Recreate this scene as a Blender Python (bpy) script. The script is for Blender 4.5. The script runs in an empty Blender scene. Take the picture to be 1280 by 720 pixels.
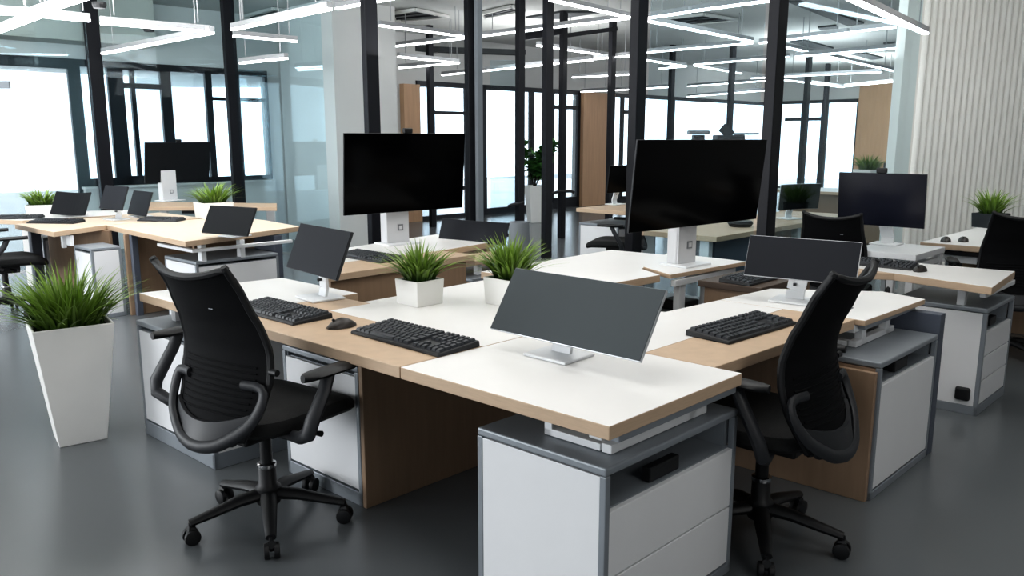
import bpy, math, random
from mathutils import Vector, Matrix
R = math.radians
col = bpy.context.scene.collection
random.seed(7)

# ------------------------------------------------------------------ camera
F = 1000.0; PITCH = math.atan2(188, F); H = 1.5
_c, _s = math.cos(PITCH), math.sin(PITCH)
cam_d = bpy.data.cameras.new('camera'); cam = bpy.data.objects.new('camera', cam_d); col.objects.link(cam)
cam_d.sensor_width = 36.0; cam_d.lens = F * 36.0 / 1280.0
cam.location = (0, 0, H); cam.rotation_euler = (R(90) - PITCH, 0, 0)
cam_d.clip_end = 300
bpy.context.scene.camera = cam

def ray(u, v):
    x = (u - 640) / F; y = -(v - 360) / F
    return Vector((x, _c + y * _s, -_s + y * _c))
def at(u, v, z):                       # point of the plane at height z seen at a pixel
    d = ray(u, v); t = (z - H) / d.z
    return Vector((0, 0, H)) + d * t
def aty(u, v, Y):
    d = ray(u, v); return Vector((0, 0, H)) + d * (Y / d.y)

# desk grid: a runs away to the left, b away to the right, from the near desk corner
O2 = at(762, 533, .74)
EA = Vector((math.cos(R(138.5)), math.sin(R(138.5)), 0)); EB = Vector((math.cos(R(45)), math.sin(R(45)), 0))
def W(a, b, z=0.0):
    p = O2 + EA * a + EB * b
    return Vector((p.x, p.y, z))
def LOC(p):
    x, y = p[0] - O2.x, p[1] - O2.y
    det = EA.x * EB.y - EA.y * EB.x
    return (x * EB.y - y * EB.x) / det, (EA.x * y - EA.y * x) / det

# ------------------------------------------------------------------ materials
def lin(c):
    return tuple(((x / 255) / 12.92 if x / 255 <= .04045 else ((x / 255 + .055) / 1.055) ** 2.4) for x in c) + (1,)
def mat(name, rgb, rough=.5, metal=0, noise=0, nscale=8, bump=0, spec=.5, emit=None, estr=0, stretch=None, sheen=0):
    m = bpy.data.materials.new(name); m.use_nodes = True
    nt = m.node_tree; bs = nt.nodes['Principled BSDF']
    bs.inputs['Base Color'].default_value = lin(rgb); bs.inputs['Roughness'].default_value = rough
    bs.inputs['Metallic'].default_value = metal; bs.inputs['Specular IOR Level'].default_value = spec
    if emit: bs.inputs['Emission Color'].default_value = lin(emit); bs.inputs['Emission Strength'].default_value = estr
    tc = nt.nodes.new('ShaderNodeTexCoord'); mp = nt.nodes.new('ShaderNodeMapping'); nz = nt.nodes.new('ShaderNodeTexNoise')
    nt.links.new(tc.outputs['Object'], mp.inputs['Vector']); nt.links.new(mp.outputs['Vector'], nz.inputs['Vector'])
    if stretch: mp.inputs['Scale'].default_value = stretch
    nz.inputs['Scale'].default_value = nscale; nz.inputs['Detail'].default_value = 4
    rp = nt.nodes.new('ShaderNodeValToRGB'); nt.links.new(nz.outputs['Fac'], rp.inputs['Fac'])
    c = lin(rgb); k = noise
    rp.color_ramp.elements[0].position = .3; rp.color_ramp.elements[1].position = .7
    rp.color_ramp.elements[0].color = (c[0] * (1 - k), c[1] * (1 - k), c[2] * (1 - k), 1)
    rp.color_ramp.elements[1].color = (min(1, c[0] * (1 + k)), min(1, c[1] * (1 + k)), min(1, c[2] * (1 + k)), 1)
    nt.links.new(rp.outputs['Color'], bs.inputs['Base Color'])
    if bump:
        b = nt.nodes.new('ShaderNodeBump'); b.inputs['Strength'].default_value = bump; b.inputs['Distance'].default_value = .004
        nt.links.new(nz.outputs['Fac'], b.inputs['Height']); nt.links.new(b.outputs['Normal'], bs.inputs['Normal'])
    return m
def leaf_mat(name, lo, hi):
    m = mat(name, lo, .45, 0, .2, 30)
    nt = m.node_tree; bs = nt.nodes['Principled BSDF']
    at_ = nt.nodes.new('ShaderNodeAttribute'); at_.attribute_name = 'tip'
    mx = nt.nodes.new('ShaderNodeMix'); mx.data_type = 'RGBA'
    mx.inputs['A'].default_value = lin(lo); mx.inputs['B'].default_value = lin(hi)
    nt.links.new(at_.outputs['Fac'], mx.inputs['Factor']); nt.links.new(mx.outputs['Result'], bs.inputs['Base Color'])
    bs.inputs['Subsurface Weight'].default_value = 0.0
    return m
def glass_mat(name, tint, refl, haze=0.0):
    m = bpy.data.materials.new(name); m.use_nodes = True; nt = m.node_tree; nt.nodes.clear()
    out = nt.nodes.new('ShaderNodeOutputMaterial'); tr = nt.nodes.new('ShaderNodeBsdfTransparent'); gl = nt.nodes.new('ShaderNodeBsdfGlossy')
    mx = nt.nodes.new('ShaderNodeMixShader'); fr = nt.nodes.new('ShaderNodeFresnel'); ml = nt.nodes.new('ShaderNodeMath')
    tr.inputs['Color'].default_value = lin(tint); gl.inputs['Roughness'].default_value = .02; gl.inputs['Color'].default_value = (.9, .97, 1, 1)
    fr.inputs['IOR'].default_value = 1.45; ml.operation = 'MULTIPLY'; ml.inputs[1].default_value = refl
    nt.links.new(fr.outputs['Fac'], ml.inputs[0]); nt.links.new(ml.outputs['Value'], mx.inputs['Fac'])
    nt.links.new(tr.outputs[0], mx.inputs[1]); nt.links.new(gl.outputs[0], mx.inputs[2])
    last = mx
    if haze:
        df = nt.nodes.new('ShaderNodeBsdfTranslucent'); df.inputs['Color'].default_value = lin((246, 249, 251)); m2 = nt.nodes.new('ShaderNodeMixShader')
        m2.inputs['Fac'].default_value = haze; nt.links.new(mx.outputs[0], m2.inputs[1]); nt.links.new(df.outputs[0], m2.inputs[2]); last = m2
    nt.links.new(last.outputs[0], out.inputs['Surface'])
    return m

M = dict(
    white=mat('white_laminate', (230, 229, 227), .38, 0, .012, 6),
    wood=mat('pale_oak', (192, 168, 143), .5, 0, .055, 3, stretch=(6, 6, 60)),
    panelwood=mat('oak_panel', (150, 126, 104), .5, 0, .07, 3, stretch=(14, 14, 1.2)),
    columnwood=mat('oak_cladding', (188, 152, 120), .5, 0, .07, 2, stretch=(10, 10, .8)),
    wmetal=mat('white_metal', (222, 224, 226), .35, 0, .01),
    cabwhite=mat('white_cabinet', (226, 227, 229), .4, 0, .01),
    cabgrey=mat('silver_grey_frame', (140, 146, 152), .42, .25, .02),
    darkgrey=mat('slate_grey_panel', (82, 88, 100), .5, 0, .03),
    midgrey=mat('grey_felt', (128, 134, 140), .7, 0, .03),
    black=mat('black_plastic', (16, 17, 20), .52, 0, .05, 30),
    blackfab=mat('black_mesh_fabric', (10, 11, 14), .8, 0, .2, 220, bump=.15, spec=.2),
    seatfab=mat('black_seat_fabric', (21, 22, 23), .85, 0, .2, 160, bump=.3),
    greyblack=mat('charcoal_plastic', (36, 38, 42), .5, 0, .05),
    chrome=mat('chrome', (190, 190, 192), .15, 1, .01),
    key=mat('keyboard_black', (26, 28, 31), .5, 0, .05),
    keytop=mat('key_caps', (44, 47, 52), .45, 0, .06),
    mouse=mat('mouse_dark', (54, 50, 47), .4, 0, .05),
    greyscreen=mat('matte_grey_screen', (70, 76, 79), .5, 0, .02, 3, spec=.25),
    darkscreen=mat('dark_screen', (36, 38, 43), .5, 0, .02, 3, spec=.15),
    blackscreen=mat('black_glossy_screen', (2, 2, 3), .12, 0, .01, 3, spec=.1),
    offblack=mat('off_black_screen', (24, 26, 29), .5, 0, .02, 3, spec=.15),
    darkwood=mat('dark_oak', (84, 70, 60), .5, 0, .06, 3),  # oak darkened in colour for the shade between the desks
    lightwood=mat('light_ash', (204, 188, 169), .5, 0, .04, 3, stretch=(6, 6, 60)),
    bluescreen=mat('blue_black_screen', (24, 26, 38), .22, 0, .02, 3),
    silver=mat('silver_bezel', (196, 199, 203), .3, .4, .01),
    standgrey=mat('translucent_grey_stand', (206, 207, 209), .25, 0, .02),
    logo=mat('grey_emblem', (120, 122, 126), .4, 0, .02),
    soil=mat('dark_soil', (38, 36, 28), .9, 0, .4, 60, bump=.6),
    pot=mat('white_pot', (226, 225, 222), .42, 0, .012),
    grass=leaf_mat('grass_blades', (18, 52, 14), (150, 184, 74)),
    grass2=leaf_mat('dark_leaves', (26, 66, 28), (96, 150, 74)),
    floor=None,
    ceil=mat('ceiling_plaster', (190, 191, 188), .8, 0, .05, 1.2),
    soffit=mat('soffit_plaster', (176, 174, 166), .8, 0, .04, 1.5),
    duct=mat('ceiling_recess_dark', (52, 56, 58), .7, 0, .2, 3),
    ventwhite=mat('vent_frame_white', (200, 200, 196), .6, 0, .03),
    led=mat('led_diffuser', (255, 255, 255), .4, 0, 0, emit=(250, 252, 255), estr=9),
    ledbody=mat('led_housing', (160, 162, 164), .5, 0, .02),
    post=mat('black_steel_post', (21, 22, 28), .5, .1, .06, spec=.3),
    frame=mat('window_frame_black', (20, 24, 32), .4, .2, .05),
    wall=mat('white_wall', (206, 206, 204), .7, 0, .015, 2),
    flute=mat('white_fluted_panel', (236, 236, 232), .55, 0, .015, 2),
    glass=glass_mat('clear_partition_glass', (243, 250, 252), .14),
    wglass=glass_mat('window_glass', (243, 249, 252), .25, .06),
    frost=glass_mat('frosted_glass', (251, 252, 253), .15, .25),
    ext=mat('pale_facade', (225, 236, 244), .8, 0, .02, emit=(246, 248, 250), estr=3.0),  # emission stands in for bright daylight outside
    ext2=mat('bluish_facade', (190, 210, 222), .8, 0, .03, emit=(236, 243, 248), estr=1.9),  # weaker glow, daylight put into the emission as well
)
# polished concrete floor
fm = mat('polished_concrete', (98, 102, 105), .24, 0, .05, .5, spec=.45)
nt = fm.node_tree; bs = nt.nodes['Principled BSDF']
n2 = nt.nodes.new('ShaderNodeTexNoise'); n2.inputs['Scale'].default_value = .7; n2.inputs['Detail'].default_value = 2
mr = nt.nodes.new('ShaderNodeMapRange'); mr.inputs['To Min'].default_value = .2; mr.inputs['To Max'].default_value = .28
tcn = nt.nodes.new('ShaderNodeTexCoord'); nt.links.new(tcn.outputs['Object'], n2.inputs['Vector'])
nt.links.new(n2.outputs['Fac'], mr.inputs['Value']); nt.links.new(mr.outputs['Result'], bs.inputs['Roughness'])
M['floor'] = fm

# ------------------------------------------------------------------ mesh helpers
class MB:
    def __init__(s, org=(0, 0, 0)):
        s.v = []; s.f = []; s.mi = []; s.org = Vector(org); s.tip = None
    def add(s, vs, fs, mi=0):
        o = len(s.v); s.v += [Vector(p) - s.org for p in vs]
        for f in fs: s.f.append([o + i for i in f]); s.mi.append(mi)
        return s
    def prism(s, poly, z0, z1, mi=0, mtop=None, mbot=None):
        n = len(poly); area = sum(poly[i][0] * poly[(i + 1) % n][1] - poly[(i + 1) % n][0] * poly[i][1] for i in range(n))
        if area < 0: poly = poly[::-1]
        vs = [(p[0], p[1], z0) for p in poly] + [(p[0], p[1], z1) for p in poly]
        s.add(vs, [tuple(range(n, 2 * n))], mi if mtop is None else mtop)
        k = len(s.v) - 2 * n
        s.f.append([k + i for i in range(n)][::-1]); s.mi.append(mi if mbot is None else mbot)
        for i in range(n):
            j = (i + 1) % n; s.f.append([k + i, k + j, k + n + j, k + n + i]); s.mi.append(mi)
        return s
    def ab(s, a0, a1, b0, b1, z0, z1, mi=0, mtop=None):          # block on the desk grid
        return s.prism([W(a0, b0), W(a0, b1), W(a1, b1), W(a1, b0)], z0, z1, mi, mtop)
    def box(s, c, d, mi=0, rot=None):
        x, y, z = d[0] / 2, d[1] / 2, d[2] / 2
        vs = [Vector(p) for p in ((-x, -y, -z), (x, -y, -z), (x, y, -z), (-x, y, -z), (-x, -y, z), (x, -y, z), (x, y, z), (-x, y, z))]
        if rot is not None: vs = [rot @ p for p in vs]
        return s.add([p + Vector(c) for p in vs], [(3, 2, 1, 0), (4, 5, 6, 7), (0, 1, 5, 4), (1, 2, 6, 5), (2, 3, 7, 6), (3, 0, 4, 7)], mi)
    def bar(s, p, q, w, h, mi=0, up=(0, 0, 1)):
        p, q = Vector(p), Vector(q); d = (q - p); L = d.length; d.normalize()
        sd = d.cross(Vector(up))
        if sd.length < 1e-4: sd = d.cross(Vector((0, 1, 0)))
        sd.normalize(); u2 = sd.cross(d)
        rot = Matrix((sd, d, u2)).transposed()
        return s.box((p + q) / 2, (w, L, h), mi, rot)
    def tube(s, pts, rad, n=10, mi=0, cap=True, flat=1.0, up=(0, 0, 1)):
        pts = [Vector(p) for p in pts]; k = len(pts)
        if not isinstance(rad, (list, tuple)): rad = [rad] * k
        vs = []; u = Vector(up)
        for i, p in enumerate(pts):
            d = (pts[min(i + 1, k - 1)] - pts[max(i - 1, 0)]).normalized()
            sd = d.cross(u)
            if sd.length < 1e-3: sd = d.cross(Vector((0, 1, 0)))
            if sd.length < 1e-3: sd = d.cross(Vector((1, 0, 0)))
            sd.normalize(); w = sd.cross(d).normalized()
            for j in range(n):
                t = 2 * math.pi * j / n
                vs.append(p + sd * (math.cos(t) * rad[i]) + w * (math.sin(t) * rad[i] * flat))
        fs = [(i * n + j, (i + 1) * n + j, (i + 1) * n + (j + 1) % n, i * n + (j + 1) % n) for i in range(k - 1) for j in range(n)]
        if cap: fs += [tuple(range(n)), tuple(range((k - 1) * n, k * n))[::-1]]
        return s.add(vs, fs, mi)
    def lathe(s, prof, c=(0, 0, 0), n=20, mi=0):
        vs = [(c[0] + r * math.cos(2 * math.pi * j / n), c[1] + r * math.sin(2 * math.pi * j / n), c[2] + z) for r, z in prof for j in range(n)]
        k = len(prof)
        fs = [(i * n + j, i * n + (j + 1) % n, (i + 1) * n + (j + 1) % n, (i + 1) * n + j) for i in range(k - 1) for j in range(n)]
        fs += [tuple(range(n))[::-1], tuple(range((k - 1) * n, k * n))]
        return s.add(vs, fs, mi)
    def loft(s, rings, mi=0):
        n = len(rings[0]); vs = [p for r in rings for p in r]; k = len(rings)
        fs = [(i * n + j, i * n + (j + 1) % n, (i + 1) * n + (j + 1) % n, (i + 1) * n + j) for i in range(k - 1) for j in range(n)]
        fs += [tuple(range(n))[::-1], tuple(range((k - 1) * n, k * n))]
        return s.add(vs, fs, mi)
    def build(s, name, mats, parent=None, smooth=False, bevel=0, seg=2):
        if not isinstance(mats, (list, tuple)): mats = [mats]
        me = bpy.data.meshes.new(name); me.from_pydata([tuple(p) for p in s.v], [], s.f)
        for m in mats: me.materials.append(m)
        for p, i in zip(me.polygons, s.mi): p.material_index = i
        if s.tip is not None:
            at_ = me.attributes.new('tip', 'FLOAT', 'POINT')
            for i, t in enumerate(s.tip): at_.data[i].value = t
        me.update()
        if smooth:
            me.shade_smooth(); me.set_sharp_from_angle(angle=R(42))
        o = bpy.data.objects.new(name, me); col.objects.link(o)
        if parent is not None: o.parent = parent
        elif s.org.length: o.location = s.org
        if bevel:
            b = o.modifiers.new('bevel', 'BEVEL'); b.width = bevel; b.segments = seg; b.limit_method = 'ANGLE'; b.angle_limit = R(40)
        return o
def thing(name, label, cat, loc=(0, 0, 0), rz=0, group=None):
    o = bpy.data.objects.new(name, None); col.objects.link(o); o.empty_display_size = .1
    o.location = loc; o.rotation_euler = (0, 0, rz); o['label'] = label; o['category'] = cat
    if group: o['group'] = group
    return o
def tag(o, label, cat, group=None):
    o['label'] = label; o['category'] = cat
    if group: o['group'] = group
    return o
def struct(o): o['kind'] = 'structure'; return o
def copy_tree(o, parent=None):
    c = o.copy(); col.objects.link(c); c.parent = parent
    for ch in list(o.children): copy_tree(ch, c)
    return c
def relabel(o, label, group=None):
    o['label'] = label
    if group: o['group'] = group
    return o

# ------------------------------------------------------------------ room shell
ZC = 3.3
struct(MB().prism([(-16, -4), (14, -4), (14, 30), (-16, 30)], -.06, 0).build('floor', M['floor']))
struct(MB().prism([(-16, -4), (14, -4), (14, 30), (-16, 30)], ZC, ZC + .1).build('ceiling', M['ceil']))

# window wall going away to the right
D1 = Vector((math.sqrt(.5), math.sqrt(.5), 0)); P1 = Vector((-6.4, 10, 0)); N1 = Vector((-math.sqrt(.5), math.sqrt(.5), 0))
def tw(u, v=172):                      # distance along the window wall at a pixel
    d = ray(u, v); n = N1; t = (P1 - Vector((0, 0, H))).dot(n) / d.dot(n)
    p = Vector((0, 0, H)) + d * t
    return (p - P1).dot(D1), p.z
def wall_box(mb, t0, t1, z0, z1, d0=-.03, d1=.03, mi=0, P=P1, D=D1, N=N1):
    q = [P + D * t0 + N * d0, P + D * t1 + N * d0, P + D * t1 + N * d1, P + D * t0 + N * d1]
    return mb.prism(q, z0, z1, mi)
ZT = 2.5
T_CORNER = 20.15
w = MB()
wall_box(w, -10, T_CORNER, ZT, ZC, 0, .2)
wall_box(w, tw(337)[0], tw(521)[0], 0, ZT, 0, .2)
wall_box(w, tw(724)[0], tw(763)[0], 0, ZT, 0, .2)
struct(w.build('wall_back_left', M['wall']))
w = MB(); wall_box(w, tw(97)[0], tw(337)[0], 0, .83, -.12, .1); struct(w.build('trim_1', M['wall']))
w = MB(); wall_box(w, tw(97)[0] - .02, tw(337)[0], .83, .86, -.16, .1); struct(w.build('trim_2', M['wall']))

def window(n, t0, t1, z0, z1, bars=(), rails=(), fw=.07, glass=None, top=.09, bot=.07, P=P1, D=D1, N=N1):
    m = MB()
    wall_box(m, t0, t0 + fw, z0, z1, P=P, D=D, N=N); wall_box(m, t1 - fw, t1, z0, z1, P=P, D=D, N=N)
    wall_box(m, t0, t1, z1 - top, z1, P=P, D=D, N=N); wall_box(m, t0, t1, z0, z0 + bot, P=P, D=D, N=N)
    for b, bw in bars: wall_box(m, b - bw / 2, b + bw / 2, z0, z1, -.025, .035, P=P, D=D, N=N)
    for (ra, rb, z, h) in rails: wall_box(m, ra, rb, z - h / 2, z + h / 2, -.025, .035, P=P, D=D, N=N)
    f = struct(m.build('window_%d' % n, M['frame']))
    g = MB(); wall_box(g, t0 + .02, t1 - .02, z0 + .02, z1 - .02, .005, .015, P=P, D=D, N=N)
    g.build('glazing', glass or M['wglass'], f)
    return f
T = lambda u: tw(u)[0]
Z = lambda u, v: tw(u, v)[1]
window(1, -10, T(97), 0, ZT, bars=[(T(-120), .08)], glass=M['frost'], fw=.05, top=.13)
window(2, T(97), T(150), .86, ZT, fw=.1, bot=.1)
window(3, T(150), T(214), .86, ZT, fw=.1, bars=[(T(171), .06)], rails=[(T(150), T(214), Z(180, 108), .07)], bot=.12, top=.1)
window(4, T(214), T(264), .86, ZT, fw=.045)
window(5, T(264), T(337), .86, ZT, fw=.05, rails=[(T(264), T(337), Z(315, 125), .05)], bars=[(T(301), .05)])
window(6, T(521), T(604), 0, ZT, fw=.06, bars=[(T(541), .08), (T(584), .12)], rails=[(T(541), T(604), Z(560, 141), .06), (T(521), T(604), Z(560, 236), .07)])
window(7, T(604), T(648), 0, ZT, fw=.07, bot=.12)
window(8, T(648), T(724), 0, ZT, fw=.09, bars=[(T(664), .12), (T(690), .1), (T(703), .1)], rails=[(T(690), T(724), Z(700, 134), .08), (T(690), T(724), Z(700, 250), .1)], bot=.12)
window(9, T(763), T(838), 0, ZT, fw=.1, bars=[(T(777), .1), (T(790), .1)], rails=[(T(777), T(800), Z(780, 140), .08), (T(763), T(838), Z(800, 246), .1)])
window(10, T(838), T_CORNER - .05, 0, ZT, fw=.12, bars=[(T(911), .16)], rails=[(T(838), T_CORNER - .1, .9, .1)])
# wood-clad pilasters on the window wall
for i, (u0, u1) in enumerate([(501, 521), (724, 763)]):
    m = MB(); wall_box(m, T(u0), T(u1), 0, Z(u0, 105 if i == 0 else 115), -.12, .0)
    struct(m.build('wall_pilaster_%d' % (i + 1), M['columnwood']))
# second window wall, past the far corner
P2 = P1 + D1 * T_CORNER; D2 = Vector((math.sqrt(.5), -math.sqrt(.5), 0)); N2 = Vector((math.sqrt(.5), math.sqrt(.5), 0))
def t2(u, v=172):
    d = ray(u, v); t = (P2 - Vector((0, 0, H))).dot(N2) / d.dot(N2); p = Vector((0, 0, H)) + d * t
    return (p - P2).dot(D2), p.z
m = MB(); wall_box(m, 0, 14, ZT + .05, ZC, 0, .2, P=P2, D=D2, N=N2); wall_box(m, t2(1073)[0], 14, 0, ZT + .05, 0, .2, P=P2, D=D2, N=N2)
struct(m.build('wall_back_right', M['wall']))
m = MB(); wall_box(m, t2(1072)[0], t2(1122)[0], 0, t2(1090, 105)[1], -.12, 0, P=P2, D=D2, N=N2); struct(m.build('wall_pilaster_3', M['columnwood']))
window(11, .05, t2(1073)[0], 0, ZT + .05, fw=.1, bars=[(t2(1004)[0], .2), (t2(1029)[0], .2)], rails=[(t2(980)[0], t2(1030)[0], t2(1000, 149)[1], .1), (.05, t2(1073)[0], t2(1030, 247)[1], .12)], P=P2, D=D2, N=N2)
# lowered soffit along the window wall
m = MB(); q = [P1 + D1 * -9 + N1 * -.0, P1 + D1 * 1.9, P1 + D1 * 1.9 + N1 * -.5, P1 + D1 * -9 + N1 * -.5]
m.prism(q, 2.68, ZC - .002); struct(m.build('ceiling_soffit', M['soffit']))

# big white column
cb = Vector((-2.37, 11.0, 0)); 
m = MB(); m.prism([cb, cb + D1 * 1.03, cb + D1 * 1.03 + N1 * 1.4, cb + N1 * 1.4], 0, ZC - .002)
struct(m.build('column_1', M['wall']))

# fluted wall panel
FS = aty(1121, 172, 8.6); FS.z = 0; FD = Vector((math.cos(R(20)), math.sin(R(20)), 0)); FN = Vector((FD.y, -FD.x, 0))
m = MB(); nfl = 46; L = .088
x = .22; pts = [FS, FS + FD * .22]
for i in range(nfl):
    for k in range(7):
        th = math.pi * k / 6
        pts.append(FS + FD * (x + L * .5 - L * .43 * math.cos(th)) + FN * (.036 * math.sin(th)))
    x += L
end = FS + FD * x
pts += [end, end - FN * .12, FS - FN * .12]
m.prism(pts, 0, ZC - .002)
struct(m.build('wall_right', M['flute'], smooth=False))
# enclosing walls out of view
struct(MB().prism([(7.6, -4), (7.8, -4), (7.8, 10.3), (7.6, 10.3)], 0, ZC).build('wall_side', M['wall']))
struct(MB().prism([(-2, -4.0), (7.8, -4.0), (7.8, -3.8), (-2, -3.8)], 0, ZC).build('wall_rear', M['wall']))

# facades outdoors, made to glow so the windows read white
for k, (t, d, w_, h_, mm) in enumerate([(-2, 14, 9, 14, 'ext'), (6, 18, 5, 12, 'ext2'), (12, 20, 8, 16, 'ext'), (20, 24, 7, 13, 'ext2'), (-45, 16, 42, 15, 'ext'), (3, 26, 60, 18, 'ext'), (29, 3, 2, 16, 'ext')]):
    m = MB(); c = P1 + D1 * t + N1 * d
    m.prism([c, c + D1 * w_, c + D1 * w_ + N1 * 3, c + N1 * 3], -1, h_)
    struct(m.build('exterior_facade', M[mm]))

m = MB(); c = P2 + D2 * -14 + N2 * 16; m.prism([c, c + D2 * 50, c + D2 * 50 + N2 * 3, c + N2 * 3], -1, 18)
struct(m.build('exterior_facade', M['ext']))  # glowing slab added to whiten the second window wall
# ------------------------------------------------------------------ steel posts and glass partition
def post(u, Y, label, wd=.12, zt=ZC - .004, dy=.08):
    p = aty(u, 172, Y); r = bpy.data.objects.new('partition_post', None); 
    m = MB((p.x, p.y, 0)); d = D1
    q = [p + D1 * wd / 2 + N1 * dy / 2, p + D1 * wd / 2 - N1 * dy / 2, p - D1 * wd / 2 - N1 * dy / 2, p - D1 * wd / 2 + N1 * dy / 2]
    m.prism(q, 0, zt)
    o = m.build('partition_post', M['post'], bevel=.006)
    tag(o, label, 'post', 'black partition posts')
    return p
pp = {}
for key, u, Y, wd, lab in [
    ('1', 127, 10.25, .165, 'black steel post behind the pale wood desks, first from the frosted window'),
    ('2', 294, 11.0, .16, 'black steel post rising behind the grass pot on the wood desk'),
    ('3', 466, 8.3, .15, 'black steel post in front of the big white column'),
    ('4', 588, 10.6, .12, 'black steel post just past the edge of the big black monitor'),
    ('5', 650, 10.9, .11, 'black steel post between the glass door and the leafy tall plant'),
    ('6', 684, 10.05, .12, 'black steel post hiding half of the leafy tall plant'),
    ('7', 703, 12.1, .1, 'thin black post beside the one hiding the leafy plant'),
    ('8', 763, 13.1, .11, 'thin black post at the edge of the far wood pilaster'),
    ('9', 795, 6.25, .12, 'thick black post at the left edge of the glossy tilted monitor'),
    ('10', 964, 5.7, .13, 'thick black post at the right edge of the glossy tilted monitor'),
    ('11', 539, 13.6, .1, 'thin black post in the window just right of the white column'),
    ('12', 837, 16.4, .12, 'far thin black post above the glossy monitor, nearer the thick post'),
    ('13', 911, 16.0, .13, 'far thin black post above the middle of the glossy monitor'),
    ('14', 1005, 17.4, .16, 'far thin black post above the small black monitor'),
    ('15', 1029, 20.5, .16, 'farthest thin black post beside the bright corner window')]:
    pp[key] = post(u, Y, lab, wd)
m = MB((pp['4'].x, pp['4'].y, 0)); g0 = aty(598.5, 172, 10.6)
m.prism([g0 + D1 * .05 + N1 * .03, g0 + D1 * .05 - N1 * .03, g0 - D1 * .04 - N1 * .03, g0 - D1 * .04 + N1 * .03], 0, ZC - .004)
tag(m.build('partition_post', M['midgrey'], bevel=.004), 'slim grey post beside the black post past the big black monitor', 'post', 'grey partition posts')
# header beam over the glass door posts
m = MB(pp['7']); m.bar(aty(655, 46, 12.1), aty(701, 39, 12.1), .06, .1); m.bar(aty(703, 45, 12.1), aty(770, 36, 13.1), .06, .06)
tag(m.build('door_header_beam', M['post']), 'black header beam between the two thin posts up at the ceiling', 'beam')
def pane(p, q, label, z0=.02, z1=ZC - .01):
    d = (q - p); d.z = 0; d.normalize(); n = Vector((-d.y, d.x, 0)) * .006
    m = MB((p.x, p.y, 0)); m.prism([p + n, q + n, q - n, p - n], z0, z1)
    o = m.build('glass_partition', M['glass']); tag(o, label, 'glass panel', 'glass partition panels'); o['kind'] = 'thing'
    return o
off = lambda p, q, k: p + (q - p).normalized() * k
pL = aty(-30, 172, 8.6)
for p, q, lab in [(pL, pp['1'], 'clear glass panel in front of the frosted window, left of the first post'),
                  (pp['1'], pp['2'], 'clear glass panel between the first two black posts behind the wood desks'),
                  (pp['2'], aty(413, 172, 9.9), 'bluish clear glass panel over the face of the white column'),
                  (pp['9'], pp['10'], 'clear glass panel behind the glossy tilted monitor'),
                  (pp['10'], aty(1142, 172, 7.9), 'clear glass panel ending at the white fluted wall')]:
    pane(off(p, q, .09), off(q, p, .09), lab)
# glass door with handles
m = MB(); a_, b_ = aty(613, 172, 10.9), aty(645, 172, 10.9)
dr = thing('glass_door', 'frameless glass door with dark bar handles beside the black post', 'door', (a_.x, a_.y, 0))
m = MB((a_.x, a_.y, 0)); n = Vector((0, .006, 0)); m.prism([a_ + n, b_ + n, b_ - n, a_ - n], .02, 2.5); m.build('door_leaf', M['glass'], dr)
for u0, u1, v in [(636, 655, 256)]:
    m = MB((a_.x, a_.y, 0)); m.tube([aty(u0, v + 2, 10.8), aty(u0 + 4, v, 10.75), aty(u1, v - 3, 10.75)], .022); m.build('handle', M['black'], dr, smooth=True)
m = MB((pp['7'].x, pp['7'].y, 0))
hp = thing('door_handle_bar', 'black lever handle bar on the thin post before the wood pilaster', 'handle', (pp['7'].x, pp['7'].y, 0))
m.tube([aty(690, 242, 12.0), aty(700, 239, 11.95), aty(714, 239, 11.95), aty(718, 241, 11.95)], .022); m.build('lever', M['black'], hp, smooth=True)
m = MB((pL.x, pL.y, 0)); q1, q2 = aty(-14, 106, 8.7), aty(12, 106, 8.7)
m.bar(q1, q2, .03, .075); tag(m.build('glass_clamp', M['midgrey']), 'grey metal clamp on the glass before the frosted window', 'clamp')

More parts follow.
